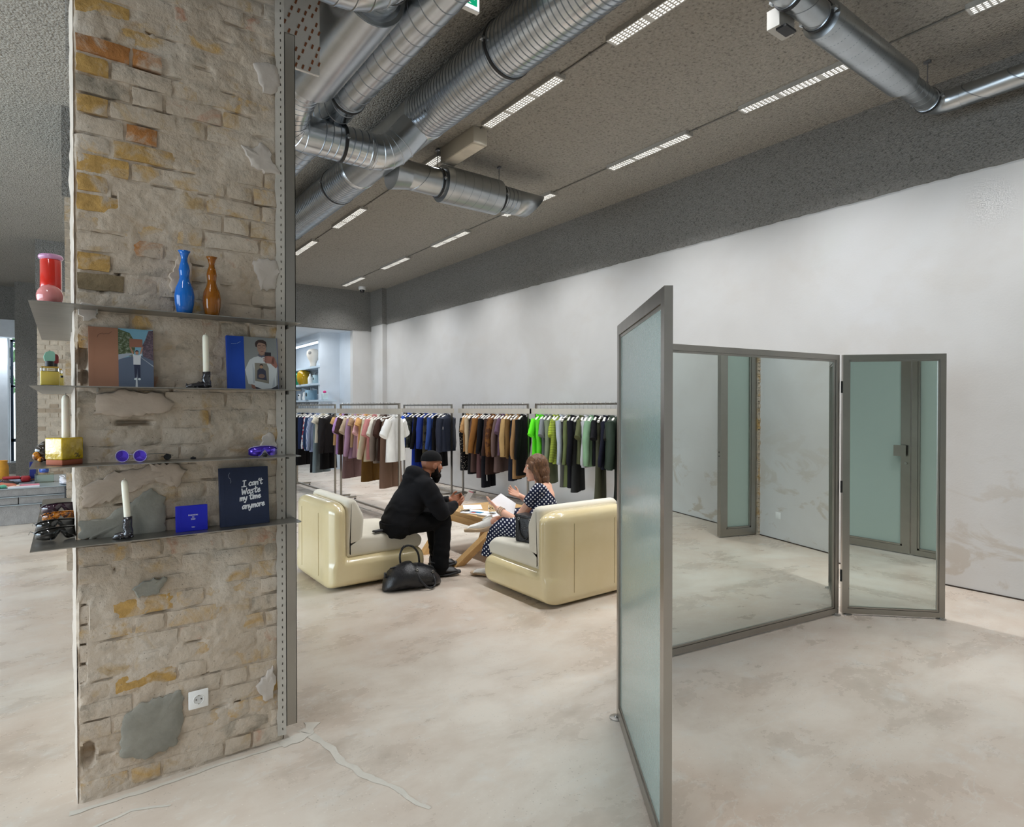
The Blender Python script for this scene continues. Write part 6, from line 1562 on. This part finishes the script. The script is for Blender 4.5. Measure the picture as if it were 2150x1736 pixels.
chain(hd, [(2.665, 5.02, .865), (2.675, 4.955, .845), ((nS[0] + nE[0]) / 2 - .01, 4.905, .74), nE], [.095, .098, .090, .080], 18); chain(hd, [nE, ((nE[0] + nW[0]) / 2, 4.915, .632), (2.968, 4.945, .650)], [.072, .062, .047], 16)
chain(hd, [fS, fE, (3.035, 5.205, .660)], [.090, .072, .047], 16)
fuse(hd, 'hoodie', M_hood, man, .009, 9, fine=folds(.0045))
cf = MB()
for (a, b) in ((nE, nW), (fE, fW)):
    a = Vector(a); b = Vector(b); d = (b - a).normalized(); cf.tube([b - d * .055, b - d * .045, b - d * .005, b + d * .004], [.040, .0445, .0435, .034], 18)
cuf = cf.obj('cuffs', M_knit, man, 60); cuf.location = -man.location; cuf['kind'] = 'stuff'
pt_ = MB()
loft(pt_, [(2.43, 5.13, .53), (2.43, 5.13, .47), (2.50, 5.13, .455)], [.175, .185, .18], [.12, .115, .10], (0, 1, 0))
chain(pt_, [nH, ((nH[0] + nK[0]) / 2, 5.0, .520), nK], [.098, .098, .083], 18); chain(pt_, [nK, (2.845, 4.95, .30), (2.815, 4.938, .085)], [.083, .079, .080], 18)
chain(pt_, [fH, fK], [.098, .083], 18); chain(pt_, [fK, (2.935, 5.235, .30), (2.955, 5.217, .085)], [.083, .078, .079], 18)
fuse(pt_, 'trousers', M_pants, man, .009, 6, fine=folds(.004, 11))
be = MB()
R3 = HM.to_3x3()
def hb(mb, c, r, seg=18, rng=12): mb.ball(HM @ Vector(c), r, seg, rng, R3)
hb(be, (-.012, 0, .052), (.106, .086, .088)); hb(be, (-.022, 0, .03), (.096, .085, .075))
fuse(be, 'beanie', M_knit, man, .006, 2, cut=[lambda c: (HM.inverted() @ c).z < .040 + .16 * ((HM.inverted() @ c).x - .02)], solid=.006)
bm_ = MB()
hb(bm_, (.062, 0, -.098), (.050, .048, .040)); hb(bm_, (.066, 0, -.135), (.036, .036, .034)); hb(bm_, (.030, 0, -.085), (.062, .064, .036))
for s in (-1, 1): bm_.capsule(HM @ Vector((.012, s * .068, -.005)), HM @ Vector((.04, s * .052, -.075)), .013, .024, 10); bm_.capsule(HM @ Vector((.098, s * .004, -.043)), HM @ Vector((.080, s * .030, -.068)), .008, .010, 8)
fuse(bm_, 'beard', M_beard, man, .005, 2, fine=lambda c: .003 * fbm(c.x, c.y, c.z, 90, 2))
worn_shoe(man, 'shoe', (0, 0, R(165)), (2.855, 4.915, .0), M_shoeb, M_soleb, M_shoeb, L=.30).scale = (1, 1.08, 1.3)
worn_shoe(man, 'shoe', (0, 0, R(170)), (3.00, 5.20, .0), M_shoeb, M_soleb, M_shoeb, L=.30).scale = (1, 1.08, 1.3)
# card held between the two hands
t = thing('card', 'white card with a pink edge held up by the man in black', 'card', (3.155, 5.06, .665))
mb = MB(); mb.prism([(-.01, 0), (.055, -.012), (.105, .075), (.045, .100)], 0, .0012, lambda u, v, w_: (u, w_ - .25 * v, v)); mb.obj('sheet', M_paper, t)
mb = MB(); mb.prism([(.100, .066), (.105, .075), (.045, .100), (.040, .091)], -.0004, .0016, lambda u, v, w_: (u, w_ - .25 * v, v)); mb.obj('pink_edge', cp(230, 150, 170), t)
# ------------------------------------------------------------------ the woman
wom = thing('person', 'brown-haired person in navy polka dots sitting cross-legged on the right chair', 'person', (3.42, 4.15, 0))
FD = Vector((-.60, .80, 0)); RT = Vector((.80, .60, 0))
HW = head_frame((3.440, 4.285, 1.030), (-.78, .62, 0), R(6))
wb_ = MB(); head_shells(wb_, HW, True)
neck0 = Vector((3.462, 4.225, .885))
chain(wb_, [neck0, (3.455, 4.262, .965)], [.050, .048])
spine = [(3.40, 4.085, .47), (3.41, 4.10, .58), (3.425, 4.125, .68), (3.445, 4.165, .79), (3.458, 4.200, .86), (3.462, 4.222, .895)]
loft(wb_, spine, [.165, .145, .125, .145, .150, .075], [.115, .098, .088, .092, .070, .050], RT, 24)
C_ = Vector(spine[4])
sL = C_ - RT * .150 + Vector((0, 0, -.012)); sR = C_ + RT * .150 + Vector((0, 0, -.012))
eL, wL = Vector((3.262, 4.335, .560)), Vector((3.198, 4.545, .650)); eR, wR = Vector((3.640, 4.500, .625)), Vector((3.505, 4.600, .735))
chain(wb_, [sL, eL, wL], [.052, .040, .026]); chain(wb_, [sR, eR, wR], [.052, .040, .026])
hand(wb_, wL, (-.42, .55, .62), (-.55, .15, -.5), (.6, .5, .1), .12, .25, .95)
hand(wb_, wR, (-.78, .35, .42), (.2, .7, -.5), (.2, -.4, .85), .35, .3, .95)
lH, lK, lA = Vector((3.32, 4.14, .50)), Vector((3.205, 4.545, .480)), Vector((3.215, 4.640, .09))
rH, rK, rA = Vector((3.48, 4.17, .52)), Vector((3.555, 4.585, .545)), Vector((3.245, 4.630, .532))
chain(wb_, [lH, lK, lA], [.085, .056, .036]); chain(wb_, [rH, rK, rA], [.085, .056, .034]); chain(wb_, [rA, (3.17, 4.68, .475)], [.034, .018])
chain(wb_, [lA, (3.21, 4.65, .045), (3.17, 4.70, .030)], [.034, .024, .014])
fuse(wb_, 'body', M_skin2, wom, .0052, 3)
M_lash = plain('brown_lash', rgb(70, 48, 38), .7); eyes(wom, HW, (M_eyew, plain('green_iris', rgb(84, 92, 70), .1), M_skin2, M_lash), True)
# polka dot cloth
t = NT('navy_polka_cloth'); v = t.coord('obj')
def dotp(a): q = t.add('ShaderNodeVectorMath', operation='DOT_PRODUCT'); q.inputs[1].default_value = a; t.l.new(v, q.inputs[0]); return q.outputs['Value']
cx_ = t.add('ShaderNodeCombineXYZ'); t.l.new(dotp((.566, -.424, .707)), cx_.inputs[0]); t.l.new(dotp((.566, -.424, -.707)), cx_.inputs[1])
vo = t.add('ShaderNodeTexVoronoi'); vo.voronoi_dimensions = '2D'; vo.inputs['Scale'].default_value = 37; vo.inputs['Randomness'].default_value = .12; t.l.new(cx_.outputs[0], vo.inputs['Vector'])
t.col(t.mix(t.ramp(vo.outputs['Distance'], [(.235, 1), (.29, 0)]), rgb(24, 30, 58), rgb(228, 228, 230))); t.set(rough=.75, spec=.2); t.bump(t.noise(v, 18, 3), .25, .01); M_polka = t.m
dr = MB()
grow = lambda r_, g_: [x + g_ for x in r_]
loft(dr, spine, grow([.165, .145, .125, .145, .155, .085], .014), grow([.115, .098, .088, .096, .078, .055], .013), RT, 28)
chain(dr, [sL + Vector((0, 0, .004)), sL.lerp(eL, .42)], [.070, .066], 16); chain(dr, [sR + Vector((0, 0, .004)), sR.lerp(eR, .42)], [.070, .066], 16)
p0 = C_ - FD * .08 + Vector((0, 0, -.075)); nn = (RT * .42 + Vector((0, 0, .62)) - FD * .66).normalized()
inv_cut = lambda c: (c - p0).dot(nn) > 0 and (c - sL).length > .082 and (c - C_).dot(FD) < .05
nk = lambda c: (c - Vector((3.462, 4.225, .93))).length < .075
slv = lambda c: ((c - sL).dot((eL - sL).normalized()) > .155 and (c - sL.lerp(eL, .5)).length < .11) or ((c - sR).dot((eR - sR).normalized()) > .155 and (c - sR.lerp(eR, .5)).length < .11)
fuse(dr, 'top', M_polka, wom, .007, 3, cut=[inv_cut, nk, slv], solid=.003, fine=folds(.003, 12))
dl = MB()
loft(dl, [(3.40, 4.08, .56), (3.395, 4.085, .50), (3.40, 4.12, .475)], [.172, .185, .18], [.118, .125, .11], RT, 24)
chain(dl, [lH, lH.lerp(lK, .5) + Vector((0, 0, .01)), lK], [.112, .105, .090], 18); chain(dl, [lK, lK.lerp(lA, .35), (3.175, 4.605, .235)], [.092, .094, .098], 18)
chain(dl, [rH, rH.lerp(rK, .5), rK], [.112, .105, .086], 18); chain(dl, [rK, rK.lerp(rA, .4), rA.lerp(rK, .26)], [.086, .082, .070], 18)
d_end = (rA - rK).normalized()
fuse(dl, 'wide_trousers', M_polka, wom, .009, 3, cut=[lambda c: c.z < .215, lambda c: (c - rK).dot(d_end) > .235 and (c - rA).length < .16], solid=.003, fine=folds(.0055, 10))
hr = MB(); Rw = HW.to_3x3()
def hw(c, r): hr.ball(HW @ Vector(c), r, 18, 12, Rw)
hw((-.022, 0, .035), (.104, .088, .098)); hw((-.060, 0, -.03), (.068, .090, .085)); hw((-.068, .0, -.100), (.052, .088, .060)); hw((-.060, 0, -.150), (.038, .070, .045))
for s in (-1, 1): hr.capsule(HW @ Vector((.030, s * .070, .045)), HW @ Vector((-.01, s * .084, -.085)), .024, .026, 12); hr.capsule(HW @ Vector((-.01, s * .084, -.085)), HW @ Vector((-.035, s * .070, -.150)), .026, .02, 12)
M_hair = NT('brown_hair'); _v = M_hair.scaled(M_hair.coord('obj'), 60, 60, 6); M_hair.col(M_hair.ramp(M_hair.noise(_v, 2.2, 4), [(.3, rgb(70, 44, 26)), (.55, rgb(110, 74, 46)), (.75, rgb(146, 104, 68))])); M_hair.set(rough=.5); M_hair.bump(M_hair.noise(_v, 2.2, 3), .6, .01); M_hair = M_hair.m
fuse(hr, 'hair', M_hair, wom, .0055, 3, fine=lambda c: .004 * math.sin(40 * ((HW.inverted() @ c).y) + 5 * fbm(c.x, c.y, c.z, 12, 2)))
W1 = cp(238, 236, 230); W2 = cp(196, 170, 140)
worn_shoe(wom, 'sneaker', (R(-22), R(-8), R(-42)), (3.112, 4.712, .415), W1, W2, W1, L=.285).scale = (1, 1, 1.3)
worn_shoe(wom, 'sneaker', (0, 0, R(-50)), (3.17, 4.70, 0), W1, W2, W1, L=.285)
mb = MB()
for k in range(3):
    c = wL.lerp(eL, .10 + .085 * k); d = (wL - eL).normalized(); u = d.orthogonal().normalized(); v_ = d.cross(u); rr_ = .032 + .002 * k
    for j in range(16): mb.ball(c + (u * math.cos(j * PI / 8) + v_ * math.sin(j * PI / 8)) * rr_, .0055, 7, 5)
o = mb.obj('bead_bracelets', plain('pearl_beads', rgb(206, 196, 176), .25, var=.2, vs=40), wom, 180); o.location = -wom.location; o['kind'] = 'stuff'
t = thing('menu', 'white folded menu held open by the woman in polka dots', 'menu', (3.27, 4.56, .68)); cc = Vector((3.27, 4.56, .68))
q = [Vector(p) - cc for p in ((3.149, 4.625, .698), (3.306, 4.640, .772), (3.405, 4.535, .682), (3.330, 4.470, .590))]; nrm = (q[1] - q[0]).cross(q[3] - q[0]).normalized()
mb = MB(); mb.rings([[p - nrm * .0008 for p in q], [p + nrm * .0008 for p in q]]); mb.obj('front_leaf', M_paper, t)
mb = MB(); q2 = [q[0] + nrm * .002, q[1] + nrm * .002, q[2] + nrm * .020, q[3] + nrm * .020]; mb.rings([[p for p in q2], [p + nrm * .0012 for p in q2]]); mb.obj('back_leaf', M_paper, t)

# ================================================================== bags
M_leather = NT('black_leather'); _v = M_leather.coord('obj'); M_leather.col(M_leather.ramp(M_leather.noise(_v, 6, 4), [(.3, rgb(18, 18, 21)), (.7, rgb(34, 34, 38))])); M_leather.set(rough=.33, spec=.5); M_leather.bump(M_leather.math('ADD', M_leather.noise(_v, 9, 5, .6), M_leather.math('MULTIPLY', M_leather.voro(_v, 160), .12)), .5, .02); M_leather = M_leather.m
bag = thing('travel_bag', 'slouchy black leather travel bag with loop handles on the floor by the left chair', 'bag', (2.455, 4.800, 0), R(-6))
mb = MB(); rows = []; n = 26
for i in range(n + 1):
    u = -1 + 2 * i / n; x = .265 * u; e = max(0.02, 1 - abs(u) ** 3.2); hw_ = (.135 * e ** .5 + .012); hh = (.195 - .05 * u * u + (.02 if u < 0 else -.03 * u)) * e ** .45 + .015
    ring_ = []
    for j in range(24):
        a = 2 * PI * j / 24; c, s = math.cos(a), math.sin(a)
        y = hw_ * (abs(c) ** .75) * (1 if c > 0 else -1) * (1 - .28 * max(0, s)); z = hh * (.5 + .5 * (abs(s) ** .8) * (1 if s > 0 else -1))
        w__ = .012 * fbm(x * 9, y * 9, z * 9) * (1 if z > .02 else .2); ring_.append((x, y + w__, max(0.001, z + w__ * .8)))
    rows.append(ring_)
mb.rings(rows); mb.obj('bag_body', M_leather, bag, 180)
mb = MB(); mb.tube([(-.20, 0, .188), (-.1, 0, .200), (0, 0, .203), (.1, -.0, .186), (.19, 0, .150)], .007, 8); mb.obj('zip', M_rubber, bag, 60)
mb = MB(); mb.tube(bend([(-.075, .07, .16), (-.095, .075, .30), (-.02, .07, .375), (.085, .06, .30), (.095, .06, .14)], .07, 5), .0095, 10); mb.obj('handle', M_leather, bag, 180)
mb = MB(); mb.tube(bend([(.0, -.112, .155), (.01, -.150, .10), (.08, -.185, .012), (.165, -.165, .03), (.150, -.108, .12)], .05, 5), .0095, 10); mb.obj('handle', M_leather, bag, 180)
for (x, y, z) in ((-.075, .085, .15), (.095, .075, .13), (.0, -.115, .15), (.150, -.110, .115)):
    mb = MB(); mb.rbox((x, y, z), (.028, .012, .05), .004, 2); mb.obj('handle_tab', M_leather, bag, 60)
    mb = MB(); mb.tube([(x + .010 * math.cos(a), y + (-.006 if y < 0 else .006), z + .028 + .010 * math.sin(a)) for a in [k * PI / 6 for k in range(13)]], .0025, 6); mb.obj('ring', M_foot, bag, 180)
mb = MB(); mb.rbox((-.245, 0, .135), (.02, .03, .045), .005, 2); mb.obj('end_tab', M_leather, bag, 60)
hb_ = thing('handbag', 'black leather handbag standing on the right lounge chair beside the woman', 'handbag', (3.170, 4.030, .436), R(8))
mb = MB(); mb.rbox((0, 0, .116), (.135, .225, .232), .022, 4); mb.obj('bag_body', M_leather, hb_, 60)
mb = MB(); mb.rbox((0, 0, .222), (.140, .232, .030), .012, 3); mb.obj('top_flap', M_leather, hb_, 60)
mb = MB(); mb.tube(bend([(-.066, .06, .20), (-.085, .055, .08), (-.080, -.02, .02), (-.082, -.07, .09), (-.066, -.07, .20)], .04, 5), .007, 8, flat=.5); mb.obj('strap', M_leather, hb_, 180)
for y in (.06, -.07):
    mb = MB(); mb.tube([(-.070, y + .011 * math.cos(a), .205 + .011 * math.sin(a)) for a in [k * PI / 6 for k in range(13)]], .0028, 6); mb.obj('ring', M_foot, hb_, 180)
mb = MB(); mb.box((-.0635, 0, .04), (.002, .19, .003)); mb.obj('stitch_line', M_rubber, hb_)
t = thing('glasses_case', 'flat black case sticking out behind the man on the lounge chair seat', 'case', (2.33, 5.12, .455), R(12)); mb = MB(); mb.rbox((0, 0, .010), (.22, .05, .02), .008, 3); mb.obj('case', M_leather, t, 60); mb = MB(); mb.box2((-.108, -.0255, .009), (.108, -.0245, .011)); mb.obj('seam', M_rubber, t)
